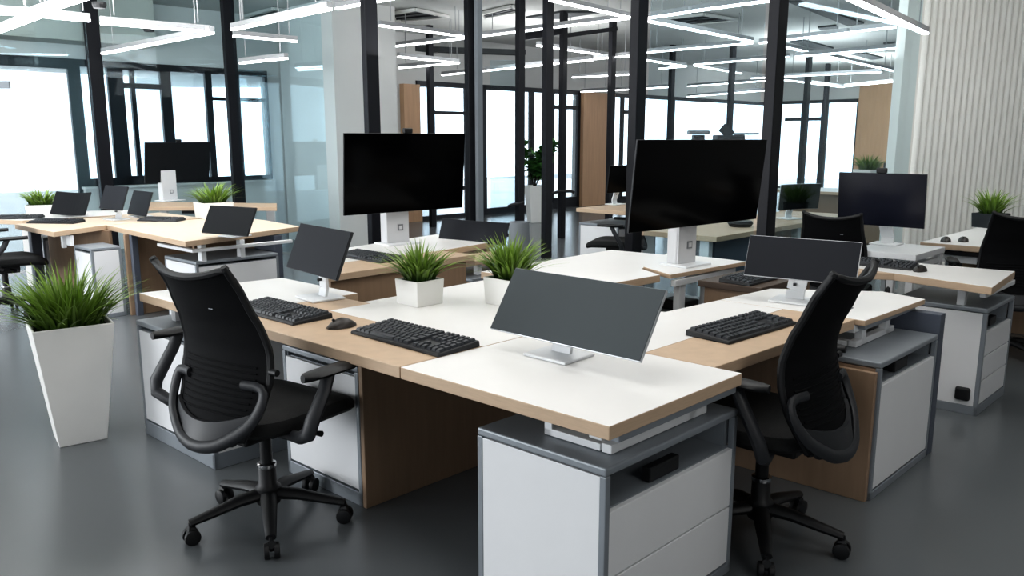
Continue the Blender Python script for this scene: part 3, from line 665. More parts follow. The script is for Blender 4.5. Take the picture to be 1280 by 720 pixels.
# ------------------------------------------------------------------ monitors
def monitor(label, yaw, tilt, C, w, h, base, zb=.74, screen='darkscreen', bezel='silver', stand='plate', curve=0.0, webcam=False, neckw=None, group='desktop monitors'):
    yaw, tilt = R(yaw), R(tilt)
    r = thing('monitor', label, 'monitor', (base[0], base[1], zb), yaw, group)
    rel = Vector((C[0] - base[0], C[1] - base[1], C[2] - zb)); cy, sy = math.cos(-yaw), math.sin(-yaw)
    c = Vector((rel.x * cy - rel.y * sy, rel.x * sy + rel.y * cy, rel.z))
    vu = Vector((0, math.sin(tilt), math.cos(tilt))); nf = Vector((0, -math.cos(tilt), math.sin(tilt))); ux = Vector((1, 0, 0))
    def shell(m, w_, h_, f0, f1, n=10):
        rf, rb = [], []
        vs = []; fs = []
        for i in range(n + 1):
            x = -w_ / 2 + w_ * i / n; k = nf * (curve * (x / (w / 2)) ** 2)
            for z in (-h_ / 2, h_ / 2):
                for f in (f0, f1): vs.append(c + ux * x + vu * z + nf * f + k)
        # order per column: 0 bottom f0,1 bottom f1,2 top f0,3 top f1 (f0 front, f1 back)
        for i in range(n):
            a, b = 4 * i, 4 * (i + 1)
            fs += [(a, b, b + 2, a + 2), (a + 1, a + 3, b + 3, b + 1), (a, a + 1, b + 1, b), (a + 2, b + 2, b + 3, a + 3)]
        fs += [(0, 2, 3, 1), (4 * n, 4 * n + 1, 4 * n + 3, 4 * n + 2)]
        m.add(vs, fs)
    n = 10 if curve else 1
    m = MB(); shell(m, w, h, 0, -.011, n); m.build('housing', M[bezel], r, bevel=.002)
    m = MB(); shell(m, w - .005, h - .005, .003, -.002, n); m.build('display', M[screen], r)
    m = MB(); cc = c - nf * .024
    rot = Matrix((ux, -nf, vu)).transposed(); m.box(cc, (w * .45, .03, h * .5), 0, rot); m.build('back_cover', M[bezel], r, bevel=.008)
    if stand == 'plate':
        nw = neckw or .075
        m = MB(); m.box((0, .03, .006), (.19, .17, .01)); m.build('foot', M['wmetal'], r, bevel=.003)
        m = MB(); tp = cc - vu * h * .12
        prof = [Vector((0, .045, .008)), Vector((0, .055, .05)), tp - nf * .01]
        for p, q in zip(prof, prof[1:]): m.bar(p, q, nw, .016, 0, up=(0, 1, 0.0))
        m.build('neck', M['wmetal'], r, bevel=.003)
        m = MB(); m.box((0, .03, max(.05, tp.z * .45)), (.012, .02, .012)); m.build('cable_hole', M['black'], r)
    else:
        nw = neckw or .16
        bz = (c - vu * h * .2).z
        m = MB(); m.box((0, .02, .006), (nw * 1.45, .2, .012)); m.build('foot', M['wmetal'], r, bevel=.003)
        m = MB(); m.box((0, .02, bz / 2 + .006), (nw, .02, bz - .01)); m.box((0, .085, bz / 2 + .006), (nw, .02, bz - .01)); m.box((-nw / 2 + .008, .05, bz / 2 + .006), (.016, .07, bz - .01)); m.build('neck', M['standgrey'], r, bevel=.004)
        lz = (c - vu * h * .5).z * .5
        m = MB(); m.box((nw * .1, .008, lz), (.045, .006, .045)); m.build('emblem', M['logo'], r)
        m = MB(); m.box((nw * .1, .004, lz), (.026, .004, .026)); m.build('emblem', M['standgrey'], r)
    if webcam:
        m = MB(); m.box(c + vu * (h / 2 + .018) + nf * -.005, (.07, .03, .035), 0, rot); m.build('webcam', M['black'], r, bevel=.006)
    return r
B_ = lambda u, v, z=.74: at(u, v, z)
monitor('matte grey monitor tilted back on the nearest white desk', -42.9, 33.6, (.206, 2.667, .92), .652, .25, B_(692, 447), screen='greyscreen', neckw=.085)
monitor('dark monitor tilted on the end desk beside the near black chair', -49.5, 22.4, (-.915, 3.735, .978), .507, .23, B_(393, 374), screen='darkscreen', bezel='greyblack', neckw=.07)
monitor('wide dark monitor on the end desk in front of the chair with slanted back', -34.1, 20.6, (1.327, 3.636, .951), .502, .197, B_(990, 378), screen='darkscreen', neckw=.085)
monitor('big flat black monitor in front of the white column', 40.7, -4.4, (-.744, 5.732, 1.254), 1.007, .552, B_(499, 305), screen='blackscreen', bezel='black', stand='box', webcam=True, neckw=.19)
monitor('largest glossy black monitor with a light streak between two thick posts', 40.2, -5.4, (1.11, 4.695, 1.239), 1.215, .502, B_(860, 333), zb=.748, screen='blackscreen', bezel='greyblack', stand='box', neckw=.17)
monitor('blue-black monitor before the white fluted wall', -42.8, -6.5, (2.616, 5.699, 1.066), .596, .377, B_(1106, 306), screen='bluescreen', bezel='greyblack', webcam=True, neckw=.09)
monitor('small black monitor right of the second thick post in front of far windows', 26.1, -5, (2.68, 7.518, .957), .504, .239, B_(990, 274), screen='blackscreen', stand='plate', curve=.02)
monitor('far dark monitor on the desk before the middle wood pilaster', 42.4, -7.6, (1.264, 9.179, 1.039), .505, .311, B_(772, 256), screen='blackscreen', bezel='black', neckw=.08)
monitor('low dark monitor seen from behind beyond the big black monitor', -35.6, 18.5, (-.282, 5.956, .808), .63, .167, (-.242, 6.004, .74), screen='darkscreen', bezel='greyblack', curve=.02)
monitor('dark monitor on a tall white stand in front of the windows', 58.1, -7.7, (-4.097, 9.945, 1.204), .909, .485, B_(214, 251), screen='offblack', bezel='black', stand='box', webcam=True, neckw=.2)
monitor('curved black screen beside the small grass pot by the frosted window', -20.9, 24.6, (-4.263, 7.781, .867), .453, .234, B_(90, 269), screen='offblack', bezel='greyblack', curve=.03)
monitor('upright dark monitor on a white stand in the middle of the wood desks', -36.9, 20.3, (-3.713, 7.481, .951), .415, .228, B_(142, 275), screen='darkscreen', bezel='greyblack', neckw=.09)
monitor('small dark monitor just right of the upright one on the wood desks', -43.4, 20, (-3.585, 7.719, .88), .426, .241, B_(172, 271), screen='darkscreen', bezel='greyblack')
monitor('dark tilted monitor on the near corner of the pointed wood desk', -28.5, 27.7, (-2.151, 6.06, .883), .49, .23, B_(290, 296), screen='offblack', bezel='greyblack')

# ------------------------------------------------------------------ keyboards and mice
def keyboard_proto():
    r = thing('keyboard', '', 'keyboard', (0, 0, 0)); w, d = .5, .2
    m = MB(); rings = []
    pr = [(-w / 2, -d / 2), (w / 2, -d / 2), (w / 2, d / 2), (-w / 2, d / 2)]
    vs = [(x, y, 0) for x, y in pr] + [(x * .99, y * .985, .012 if y < 0 else .024) for x, y in pr]
    m.add(vs, [(3, 2, 1, 0), (4, 5, 6, 7), (0, 1, 5, 4), (1, 2, 6, 5), (2, 3, 7, 6), (3, 0, 4, 7)])
    m.build('base', M['key'], r, bevel=.004)
    k = MB(); rot = Matrix.Rotation(math.atan2(.012, d), 3, 'X')
    def kz(y): return .018 + .06 * y + .004
    rows = 6; ph = .0285
    for row in range(rows):
        y = d / 2 - .024 - row * .0295
        def key(x0, x1):
            xx = (x0 + x1) / 2
            a, b, t = (x1 - x0) / 2 - .0018, ph / 2 - .0018, .003
            z = kz(y)
            vs = [(xx - a, y - b, z - .004 - .06 * b), (xx + a, y - b, z - .004 - .06 * b), (xx + a, y + b, z - .004 + .06 * b), (xx - a, y + b, z - .004 + .06 * b),
                  (xx - a + t, y - b + t, z + .006 - .06 * b), (xx + a - t, y - b + t, z + .006 - .06 * b), (xx + a - t, y + b - t, z + .006 + .06 * b), (xx - a + t, y + b - t, z + .006 + .06 * b)]
            k.add(vs, [(4, 5, 6, 7), (0, 1, 5, 4), (1, 2, 6, 5), (2, 3, 7, 6), (3, 0, 4, 7)])
        x = -w / 2 + .012
        if row == 5: lay = [.03, .025, .03, .14, .03, .025, .03]
        elif row == 0: lay = [.0245] * 13
        elif row in (2, 3): lay = [.036] + [.0245] * 10 + [.037]
        elif row == 4: lay = [.05] + [.0245] * 9 + [.0475]
        else: lay = [.0245] * 12 + [.024]
        for L_ in lay: key(x, x + L_); x += L_
        x = -w / 2 + .012 + .33
        if row in (0, 1, 2): 
            for i in range(3): key(x + i * .0235, x + (i + 1) * .0235)
        elif row == 4: key(x + .0235, x + .047)
        elif row == 5:
            for i in range(3): key(x + i * .0235, x + (i + 1) * .0235)
        x += .078
        for i in range(3): key(x + i * .0235, x + (i + 1) * .0235)
    k.build('keys', M['keytop'], r)
    m = MB(); m.box((.1, d / 2 - .008, .0235), (.2, .005, .001)); m.build('status_strip', M['greyblack'], r)
    return r
def ab_c(corners, z=.74):
    ps = [at(u, v, z) for u, v in corners]; return sum(ps, Vector()) / len(ps)
kb = keyboard_proto(); first = True
def q4(p): return W(p[0], p[1], .74)
for pos, yaw, sx, lab in [
    (W(1.9, .2, .74), -41.5, 1, 'black keyboard on the oak strip beside the near chair back'),
    (ab_c([(485, 404), (602, 432), (546, 449), (442, 419)]), -43, 1.04, 'black keyboard across the oak strip and the white desk, next to the mouse'),
    (ab_c([(946, 395), (996, 406), (907, 432), (859, 419)]), 41.8, 1, 'black keyboard on the oak strip before the chair with slanted back'),
    (W(.92, 2.55, .715), 45, .95, 'black keyboard on the dark oak strip behind the tilted monitors'),
    (ab_c([(430, 321), (453, 316), (496, 324), (465, 330)]), -42, .95, 'black keyboard on the oak strip before the big black monitor'),
    (ab_c([(1070, 329), (1092, 327), (1124, 333), (1102, 338)]), -42, .85, 'black keyboard on the long desk behind the slanted chair'),
    (ab_c([(178, 277), (204, 279), (225, 275), (200, 273)]), -10, .8, 'dark keyboard on the wood desk left of the grass pot'),
    (ab_c([(44, 279), (66, 282), (99, 278), (72, 275)]), -5, .9, 'dark keyboard in front of the curved black screen'),
    (ab_c([(4, 274), (16, 276), (48, 272), (28, 270.5)]), 10, .8, 'dark keyboard at the frosted window desk end'),
    ]:
    o = kb if first else copy_tree(kb)
    first = False
    o.location = pos; o.rotation_euler = (0, 0, R(yaw)); o.scale = (sx, sx, 1); relabel(o, lab, 'black keyboards')
def mouse_proto():
    m = MB(); rings = []
    for k in range(9):
        t = k / 8; y = -.062 + .124 * t
        s_ = math.sin(math.pi * (t * .92 + .04)) ** .55; wx = .036 * s_; hz = .038 * (math.sin(math.pi * min(1, t * .8 + .12))) ** .7 * s_ ** .5
        ring = []
        for j in range(14):
            a = 2 * math.pi * j / 14
            ring.append((wx * math.cos(a), y, max(0, math.sin(a)) * hz + (.001 if math.sin(a) < 0 else .002)))
        rings.append(ring)
    m.loft(rings); r = thing('computer_mouse', '', 'mouse'); m.build('body', M['mouse'], r, smooth=True)
    m = MB(); m.tube([(-.004, .035, .034), (.004, .035, .034)], .006, 10); m.build('scroll_wheel', M['black'], r)
    return r
ms = mouse_proto()
for i, (u, v, yaw, s_, lab) in enumerate([(427, 409, 38, 1.0, 'dark mouse between two keyboards on the oak strip'), (1150, 339, 42, .95, 'dark mouse on the long white desk before the fluted wall'),
     (1182, 302, 60, 1.0, 'black mouse on the wall desk, the one further from the chair'), (1204, 302, 60, 1.0, 'black mouse on the wall desk touching the big chair outline')]):
    o = ms if i == 0 else copy_tree(ms)
    o.location = at(u, v, .74); o.rotation_euler = (0, 0, R(yaw + 90)); o.scale = (s_, s_, s_); relabel(o, lab, 'computer mice')

# ------------------------------------------------------------------ plants
def blades(m, n, rad, hmin, hmax, lean, wd, seed, z0):
    rnd = random.Random(seed); tips = []
    for i in range(n):
        th = rnd.uniform(0, 2 * math.pi); rr = rad * math.sqrt(rnd.random()); x, y = rr * math.cos(th), rr * math.sin(th)
        dirn = th + rnd.uniform(-.6, .6); h = rnd.uniform(hmin, hmax) * (1 - .25 * rr / rad); ln = lean * (.2 + rr / rad) * rnd.uniform(.4, 1.25)
        w_ = wd * rnd.uniform(.7, 1.2); seg = 5; base = len(m.v); fa = dirn + math.pi / 2 + rnd.uniform(-.8, .8)
        sx, sy = math.cos(fa), math.sin(fa); g = rnd.uniform(.55, 1.0)
        for k in range(seg + 1):
            t = k / seg; bx = x + math.cos(dirn) * ln * t ** 1.9; by = y + math.sin(dirn) * ln * t ** 1.9; bz = z0 + h * (t - .16 * (ln / h) * t ** 3)
            ww = w_ * (1 - t ** 1.6) * (.65 + .7 * t * (1 - t) * 2) + .0004
            m.v += [Vector((bx - sx * ww, by - sy * ww, bz)), Vector((bx + sx * ww, by + sy * ww, bz))]; tips += [t * g] * 2
        for k in range(seg):
            a = base + 2 * k; m.f.append([a, a + 1, a + 3, a + 2]); m.mi.append(0)
    m.tip = (m.tip or []) + tips
def frustum(m, c0, c1, w0, w1, z0, z1, rot, wall=.012, inner=.03):
    def ring(c, w, z):
        return [Vector((c[0], c[1], z)) + Matrix.Rotation(rot, 3, 'Z') @ Vector((sx * w / 2, sy * w / 2, 0)) for sx, sy in ((-1, -1), (1, -1), (1, 1), (-1, 1))]
    rs = [ring(c0, w0, z0), ring(c1, w1, z1), ring(c1, w1 - 2 * wall, z1), ring(c1, w1 - 2 * wall - .004, z1 - inner)]
    vs = [p for r in rs for p in r]; fs = [(3, 2, 1, 0)]
    for i in range(3):
        for j in range(4): fs.append((4 * i + j, 4 * i + (j + 1) % 4, 4 * (i + 1) + (j + 1) % 4, 4 * (i + 1) + j))
    fs.append((12, 13, 14, 15)); m.add(vs, fs)
def grass_pot(label, pos, s=1.0, rot=45, seed=1, n=170, w=.145, h=.105, gh=.19, group='grass plants in small white pots', potmat='pot', zb=None, lean=.13):
    r = thing('potted_grass', label, 'plant', pos, 0, group)
    m = MB(); frustum(m, (0, 0), (0, 0), w * .93 * s, w * s, 0, h * s, R(rot), .008, .012); m.build('pot', M[potmat], r, bevel=.003)
    m = MB(); m.prism([Matrix.Rotation(R(rot), 3, 'Z') @ Vector((sx * (w * s / 2 - .012), sy * (w * s / 2 - .012), 0)) for sx, sy in ((-1, -1), (1, -1), (1, 1), (-1, 1))], (h - .02) * s, (h - .006) * s); m.build('soil', M['soil'], r)
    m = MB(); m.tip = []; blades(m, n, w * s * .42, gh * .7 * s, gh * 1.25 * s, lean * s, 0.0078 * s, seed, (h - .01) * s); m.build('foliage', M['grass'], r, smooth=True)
    return r
grass_pot('short grass in a white square pot on the corner desk, in full view', at(525, 379, .74), 1.12, 46, 3, n=190, gh=.155)
grass_pot('wide grass in a white pot half hidden behind the matte grey monitor', at(637, 379, .74), 1.2, 46, 5, n=220, gh=.165)
grass_pot('grass pot behind the dark tilted monitor on the pointed wood desk', at(268, 272, .74), 1.45, 40, 7, n=150, gh=.14, w=.2)
grass_pot('small grass pot by the frosted window on the far desk', at(53, 268, .74), 1.45, 20, 8, n=150, gh=.125, w=.17, h=.07)
grass_pot('grass tuft in a dark pot above the big chair by the fluted wall', at(1237, 284, .74), 1.35, 30, 9, n=150, gh=.16, h=.09, potmat='greyblack', w=.16)
fpz = .74
grass_pot('grass tuft peeking over the blue-black monitor', (fp.x + .25, fp.y + .3, .74), 1.9, 30, 10, n=120, gh=.13, w=.16, h=.16)
p = Vector((fp.x + .52, fp.y + .25, .74)); m = MB(p); m.box(p + Vector((0, 0, .2)), (.12, .1, .4)); tag(m.build('speaker_box', M['black'], bevel=.01), 'small black speaker box beside the tuft over the blue-black monitor', 'speaker')

# tall floor planter with grass
pc = Vector((-2.215, 3.90, 0)); r = thing('floor_planter', 'tall tapered white floor planter full of long grass', 'plant', pc)
m = MB(); frustum(m, (.015, -.03), (0, 0), .215, .355, 0, .6, R(36), .012, .045); m.build('planter', M['pot'], r, bevel=.004)
m = MB(); m.prism([Matrix.Rotation(R(36), 3, 'Z') @ Vector((sx * .165, sy * .165, 0)) for sx, sy in ((-1, -1), (1, -1), (1, 1), (-1, 1))], .54, .57); m.build('soil', M['soil'], r)
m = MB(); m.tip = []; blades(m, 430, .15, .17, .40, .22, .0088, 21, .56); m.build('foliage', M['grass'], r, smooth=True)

# far tall leafy plant
pt = at(668, 278, 0); r = thing('tall_leafy_plant', 'leafy green plant in a tall white planter by the far windows', 'plant', pt)
m = MB(); frustum(m, (0, 0), (0, 0), .2, .3, 0, .66, R(20), .015, .04); m.build('planter', M['pot'], r, bevel=.01)
m = MB(); rnd = random.Random(4)
stems = []
for i in range(9):
    th = rnd.uniform(0, 6.28); l = rnd.uniform(.1, .42); z = rnd.uniform(.95, 1.5)
    tip = Vector((math.cos(th) * l, math.sin(th) * l, z)); stems.append(tip); m.tube([(0, 0, .6), (tip.x * .3, tip.y * .3, .85), tip], [.014, .01, .005], 5)
m.build('stems', M['soil'], r)
m = MB(); m.tip = []
for i in range(620):
    st = rnd.choice(stems); f = rnd.uniform(.35, 1.05); b = Vector((st.x * f, st.y * f, .62 + (st.z - .62) * f)); th = rnd.uniform(0, 6.28); L_ = rnd.uniform(.13, .24); el = rnd.uniform(-.5, .7)
    d = Vector((math.cos(th) * math.cos(el), math.sin(th) * math.cos(el), math.sin(el))); sd = d.cross(Vector((0, 0, 1))).normalized() * L_ * .28
    m.add([b, b + d * L_ * .5 + sd, b + d * L_, b + d * L_ * .5 - sd], [(0, 1, 2, 3)]); g = rnd.random(); m.tip += [g * .3, g * .7, g, g * .7]
m.build('foliage', M['grass2'], r)

# ------------------------------------------------------------------ office chair
def chair_proto():
    r = thing('office_chair', '', 'chair')
    # five-star base
    for k in range(5):
        a = R(18 + 72 * k); dx, dy = math.cos(a), math.sin(a)
        m = MB(); m.tube([(dx * .02, dy * .02, .125), (dx * .12, dy * .12, .118), (dx * .22, dy * .22, .097), (dx * .30, dy * .30, .082)], [.034, .03, .024, .019], 10, flat=.75); lg = m.build('leg', M['black'], r, smooth=True)
        m = MB(); c = Vector((dx * .298, dy * .298, .03)); sd = Vector((-dy, dx, 0)); dd = Vector((dx, dy, 0))
        for s_ in (-1, 1): m.tube([c + sd * (s_ * .009), c + sd * (s_ * .016), c + sd * (s_ * .026), c + sd * (s_ * .029)], [.029, .0305, .029, .02], 16)
        m.tube([c + Vector((0, 0, .0)), c + Vector((0, 0, .055))], .009, 8); m.tube([c + Vector((0, 0, .022)) - dd * .012, c + Vector((0, 0, .03)) + dd * .012], .016, 8)
        m.build('caster', M['black'], lg, smooth=True)
    m = MB(); m.lathe([(.045, .085), (.05, .1), (.05, .15), (.036, .165), (.034, .24), (.03, .25)], n=20); m.lathe([(.024, .24), (.024, .40)], n=16); m.build('gas_column', M['black'], r, smooth=True)
    m = MB(); m.lathe([(.036, .232), (.037, .236), (.037, .248), (.03, .252)], n=20); m.build('column_ring', M['chrome'], r, smooth=True)
    # mechanism
    m = MB(); m.box((0, -.02, .398), (.15, .26, .05)); m.box((0, .05, .375), (.11, .12, .04)); m.box((0, -.17, .41), (.07, .16, .035)); m.build('tilt_mechanism', M['black'], r, bevel=.01)
    m = MB(); m.tube([(.05, .04, .39), (.2, .06, .395), (.25, .06, .4)], [.008, .008, .012], 8); m.build('lever', M['black'], r, smooth=True)
    # seat
    def outline(sx, sy, z, n=36, dip=0):
        o = []
        for j in range(n):
            t = 2 * math.pi * j / n; cx, sn = math.cos(t), math.sin(t); e = .52
            x = abs(cx) ** e * (1 if cx >= 0 else -1) * .255 * sx; y = abs(sn) ** e * (1 if sn >= 0 else -1) * .265 * sy + .055
            zz = z - (.035 * max(0, (y - .16) / .16) ** 2) + .012 * (x / .25) ** 2
            o.append((x, y, zz))
        return o
    m = MB(); m.loft([outline(.8, .8, .425), outline(.93, .94, .43), outline(1, 1, .447), outline(1.0, 1.0, .47), outline(.96, .96, .488), outline(.85, .85, .497), outline(.5, .5, .494), outline(.15, .15, .49)]); m.build('seat', M['seatfab'], r, smooth=True)
    # backrest surface
    def prof(z):
        ks = [(.43, -.285), (.5, -.262), (.6, -.222), (.7, -.198), (.76, -.195), (.84, -.215), (.95, -.265), (1.09, -.345)]
        for (z0, y0), (z1, y1) in zip(ks, ks[1:]):
            if z <= z1:
                t = max(0, (z - z0) / (z1 - z0)); t = t * t * (3 - 2 * t) * .35 + t * .65; return y0 + (y1 - y0) * t
        return ks[-1][1]
    def hw(v):
        ks = [(0, .165), (.12, .205), (.35, .238), (.6, .228), (.85, .202), (1, .196)]
        for (v0, y0), (v1, y1) in zip(ks, ks[1:]):
            if v <= v1: return y0 + (y1 - y0) * (v - v0) / (v1 - v0)
    def surf(u, v, off=0):
        z = .45 + .585 * v
        if v > .7: z += .035 * ((v - .7) / .3) ** 2 * abs(u) ** 2.2
        x = hw(v) * u; y = prof(min(1.09, .45 + .585 * v)) + .05 * u * u - off
        if v > .8: y -= .015 * ((v - .8) / .2) ** 2 * abs(u) ** 3
        return Vector((x, y, z))
    NU, NV = 16, 26; m = MB(); vs = []; fs = []
    for off in (-.008, .008):
        for j in range(NV + 1):
            for i in range(NU + 1): vs.append(surf(-1 + 2 * i / NU, j / NV, off))
    K = (NU + 1) * (NV + 1)
    for j in range(NV):
        for i in range(NU):
            a = j * (NU + 1) + i; fs.append((a, a + NU + 1, a + NU + 2, a + 1)); b = a + K; fs.append((b, b + 1, b + NU + 2, b + NU + 1))
    m.add(vs, fs); m.build('backrest', M['blackfab'], r, smooth=True)
    # frame around the backrest
    per = [surf(-1, j / 20) for j in range(21)] + [surf(-1 + 2 * i / 14, 1) for i in range(1, 14)] + [surf(1, 1 - j / 20) for j in range(21)] + [surf(1 - 2 * i / 10, 0) for i in range(1, 10)]
    per.append(per[0]); m = MB(); m.tube(per, .0135, 8, cap=False, up=(0, 1, 0)); fr = m.build('back_frame', M['black'], r, smooth=True)
    for s_ in (-1, 1):
        m = MB(); p = surf(s_, 1); m.tube([p, p + Vector((0, -.006, .01))], [.0155, .012], 8); m.build('corner_tip', M['black'], fr, smooth=True)
    # lumbar ribs on the back
    m = MB()
    for k in range(9):
        v = .16 + .036 * k; m.tube([surf(-.82 + 1.64 * i / 12, v - .012 * abs(-1 + 2 * i / 12), 0.0095) for i in range(13)], .0035, 6)
    m.build('lumbar_ribs', M['blackfab'], r, smooth=True)
    m = MB(); p = surf(.35, .8, .0095); m.box(p, (.022, .003, .0035), 0, Matrix.Rotation(R(-20), 3, 'X')); m.build('tag', M['midgrey'], r)
    # yoke carrying the back
    m = MB()
    def yoke(s_): return [surf(s_ * .62, .33, .012), surf(s_ * .98, .32, .022), surf(s_ * 1.1, .22, .038), surf(s_ * 1.05, .1, .04), surf(s_ * .72, -.01, .032), surf(s_ * .3, -.045, .022), surf(0, -.05, .02)]
    pts = yoke(-1) + yoke(1)[::-1][1:]
    sm = []
    for i in range(len(pts) - 1):
        p0, p1, p2, p3 = pts[max(0, i - 1)], pts[i], pts[i + 1], pts[min(len(pts) - 1, i + 2)]
        for t in (0, .33, .66): sm.append(.5 * ((2 * p1) + (p2 - p0) * t + (2 * p0 - 5 * p1 + 4 * p2 - p3) * t * t + (3 * p1 - p0 - 3 * p2 + p3) * t ** 3))
    sm.append(pts[-1]); m.tube(sm, [.018 + .006 * math.sin(math.pi * i / (len(sm) - 1)) for i in range(len(sm))], 10, up=(0, 1, 0), flat=.7); m.build('back_yoke', M['greyblack'], r, smooth=True)
    m = MB(); vs = []; fs = []
    for off in (.012, .026):
        for j in range(5):
            for i in range(13):
                u = -1 + i / 6; v = -.03 + (.13 + .07 * u * u) * j / 4; vs.append(surf(u * .97, v, off))
    for j in range(4):
        for i in range(12):
            a = j * 13 + i; b = a + 65; fs += [(a, a + 13, a + 14, a + 1), (b, b + 1, b + 14, b + 13)]
    for i in range(12): fs += [(i, i + 1, i + 66, i + 65), (52 + i, 117 + i, 118 + i, 53 + i)]
    for j in range(4):
        a = j * 13; fs += [(a, a + 65, a + 78, a + 13), (a + 12, a + 25, a + 90, a + 77)]
    m.add(vs, fs); m.build('lower_shell', M['greyblack'], r, smooth=True)
    m = MB(); m.tube([surf(0, -.05, .02), (0, -.2, .405), (0, -.1, .402)], [.035, .036, .034], 10, flat=.6); m.build('back_support', M['black'], r, smooth=True)
    m = MB(); p = surf(1.03, .42, .01); m.tube([p, p + Vector((.035, 0, 0))], .012, 10); m.build('adjust_knob', M['black'], r, smooth=True)
    # arm rests
    for s_ in (-1, 1):
        AX, AZ = (.47, .725) if s_ < 0 else (.385, .69)
        m = MB(); rings = []
        for k in range(11):
            t = k / 10; y = -.14 + .27 * t; e = (1 - abs(2 * t - 1) ** 4) ** .5; e = max(.25, e); ring = []
            for j in range(12):
                a = 2 * math.pi * j / 12; ring.append((s_ * AX + .045 * e * math.cos(a), y, AZ + .017 * math.sin(a) * (1.0 if math.sin(a) < 0 else .8)))
            rings.append(ring)
        m.loft(rings); ap = m.build('armrest', M['black'], r, smooth=True)
        m = MB(); m.tube([(s_ * AX, -.02, AZ - .01), (s_ * (AX + .005), -.05, AZ - .07), (s_ * (AX + .02), -.125, .535), (s_ * (AX + .01), -.135, .49), (s_ * (AX - .05), -.12, .46), (s_ * .2, -.05, .42), (s_ * .06, -.03, .405)], [.026, .027, .029, .028, .024, .021, .02], 10, flat=.8, up=(0, 1, 0)); m.build('arm_support', M['greyblack'], ap, smooth=True)
    return r
ch = chair_proto()
CH = [((-.962, 2.955), 57, 1.0, 33 - 18, 'near black mesh office chair beside the floor planter and oak strip'),
      ((.94, 2.83), 138, 1.0, 66 - 18 - 72, 'black mesh office chair with slanted back right of the nearest drawer unit'),
      (tuple(W(1.1, 4.05))[:2], 58, .93, 0, 'black mesh chair back between the dark monitors near the second thick post'),
      ((3.42, 5.4), 68, .95, 0, 'big black chair at the wall desk, cut by the frame edge'),
      ((-4.36, 6.78), 42, 1.0, 0, 'black chair by the frosted window, cut by the frame edge'),
      ((1.08, 8.15), 160, .95, 0, 'far black chair by the desk near the wood pilaster')]
for i, (xy, phi, s_, turn, lab) in enumerate(CH):
    o = ch if i == 0 else copy_tree(ch)
    o.location = (xy[0], xy[1], 0); o.rotation_euler = (0, 0, R(phi - 90)); o.scale = (s_, s_, s_); relabel(o, lab, 'black office chairs')
    for c_ in o.children:
        if c_.name.split('.')[0] == 'leg': c_.rotation_euler = (0, 0, R(turn))
        if i and c_.name.split('.')[0] == 'armrest' and c_.data.vertices[0].co.x < 0: c_.location = (.17 if i == 1 else .085, 0, -.035)

# ------------------------------------------------------------------ small things
p = Vector((.06, 6.75, 0)); r = thing('waste_bin', 'tall light grey tapered bin beyond the second grass pot', 'bin', p)
m = MB(); m.lathe([(.12, 0), (.085, .8), (.075, .8), (.1, .1)], n=24); m.build('body', M['midgrey'], r, smooth=True)
m = MB(); m.tube([(-.09, 0, .68), (-.16, 0, .74), (-.24, -.02, .76)], .015, 8); m.build('handle', M['black'], r, smooth=True)
p = aty(873, 163, 12); r = thing('display_stand', 'dark pedestal stand with a light grey slab above the glossy monitor', 'stand', (p.x, p.y, 0))
m = MB(); m.box((0, 0, .77), (.16, .16, 1.54)); m.build('post', M['black'], r); m = MB(); m.box((0, 0, 1.575), (.3, .22, .06)); m.build('slab', M['logo'], r, bevel=.02)
p = aty(911, 167, 12); r = thing('printer_cabinet', 'dark printer with an open lid on a cabinet above the glossy monitor', 'printer', (p.x, p.y, 0))
m = MB(); m.box((0, 0, .7), (.5, .4, 1.4)); m.build('cabinet_body', M['darkgrey'], r)
m = MB(); m.box((0, 0, 1.47), (.4, .34, .14)); m.build('printer_body', M['greyblack'], r, bevel=.02)
m = MB(); m.box((-.02, .05, 1.59), (.2, .02, .14), 0, Matrix.Rotation(R(40), 3, 'Y')); m.build('lid', M['greyblack'], r)
m = MB(); m.box((.26, 0, 1.555), (.3, .25, .03)); m.build('paper_tray', M['logo'], r)

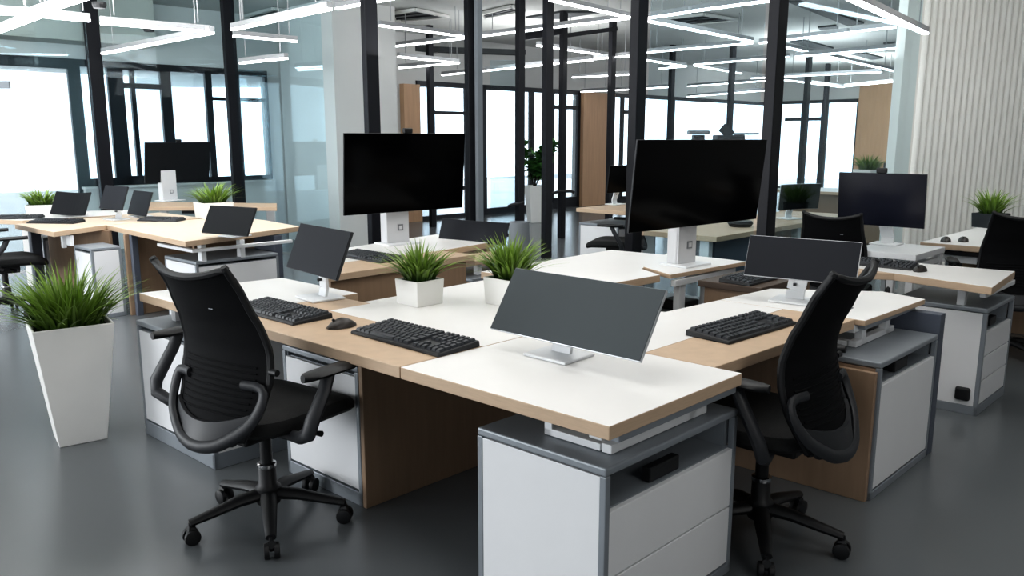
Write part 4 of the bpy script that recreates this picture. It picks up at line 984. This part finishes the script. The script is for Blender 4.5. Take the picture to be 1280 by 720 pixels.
# ------------------------------------------------------------------ light
wd = bpy.data.worlds.new('world'); bpy.context.scene.world = wd; wd.use_nodes = True
bg = wd.node_tree.nodes['Background']; bg.inputs['Color'].default_value = lin((232, 240, 248)); bg.inputs['Strength'].default_value = 1.3
def area(name, loc, rot, sx, sy, power, color=(1, 1, 1)):
    l = bpy.data.lights.new(name, 'AREA'); l.shape = 'RECTANGLE'; l.size = sx; l.size_y = sy; l.energy = power; l.color = color
    o = bpy.data.objects.new(name, l); col.objects.link(o); o.location = loc; o.rotation_euler = rot; return o
area('ceiling_area_light', (-1.2, 3.0, 3.2), (0, 0, R(45)), 1.2, 3.4, 46, (1, .985, .96))  # added overhead fill for the desks; the linear lights are the real fixtures
area('ceiling_area_light', (1.6, 3.2, 3.2), (0, 0, R(45)), 1.2, 3.4, 46, (1, .985, .96))
area('ceiling_area_light', (0.4, 6.0, 3.2), (0, 0, R(45)), 1.2, 3.4, 46, (1, .985, .96))

area('ceiling_area_light', (2.6, -.8, 3.1), (R(40), 0, R(15)), 2.0, 1.4, 58, (1, .985, .965))  # fill added above the camera side to lift the drawer fronts
area('ceiling_area_light', (4.3, 5.8, 3.2), (R(55), 0, R(-15)), 1.6, 1.6, 62, (1, .99, .97))  # fill added to brighten the fluted wall
area('ceiling_area_light', (-2.6, 6.0, 3.1), (R(60), 0, R(30)), 1.6, 1.2, 130, (.98, .99, 1))  # fill added to whiten the wall under the windows
area('pilaster_spot', (7.2, 18.0, 2.2), (R(80), 0, R(-38)), 1.5, 1.2, 120, (1, .98, .95))  # added fill for the far oak pilaster, no fixture there
area('window_side_area_light', (-8.8, 2.4, 1.7), (R(88), 0, R(-38)), 3.0, 2.2, 420, (.96, .985, 1))  # unseen fill added to brighten the column and window wall
area('window_side_area_light', (-5.0, -.6, 1.9), (R(80), 0, R(-58)), 3.5, 2.4, 72, (.98, .99, 1))  # unseen fill added for the cabinet faces turned left
for x, y, p in [(-4.5, 7.2, 130), (-.5, 8.5, 45), (3.2, 9.5, 45), (.5, 13, 55), (5.5, 15, 60), (7.5, 19, 70)]:
    area('indirect_uplight', (x, y, 2.3), (R(180), 0, 0), 1.6, 1.6, p, (.97, .985, 1))  # upward lamps added only to brighten the ceiling
sc = bpy.context.scene
sc.view_settings.view_transform = 'Standard'; sc.view_settings.look = 'Medium High Contrast'; sc.view_settings.exposure = -.24
sc.cycles.max_bounces = 8; sc.cycles.diffuse_bounces = 4; sc.cycles.glossy_bounces = 4; sc.cycles.transparent_max_bounces = 16
sc.cycles.use_denoising = True; sc.cycles.sample_clamp_indirect = 6
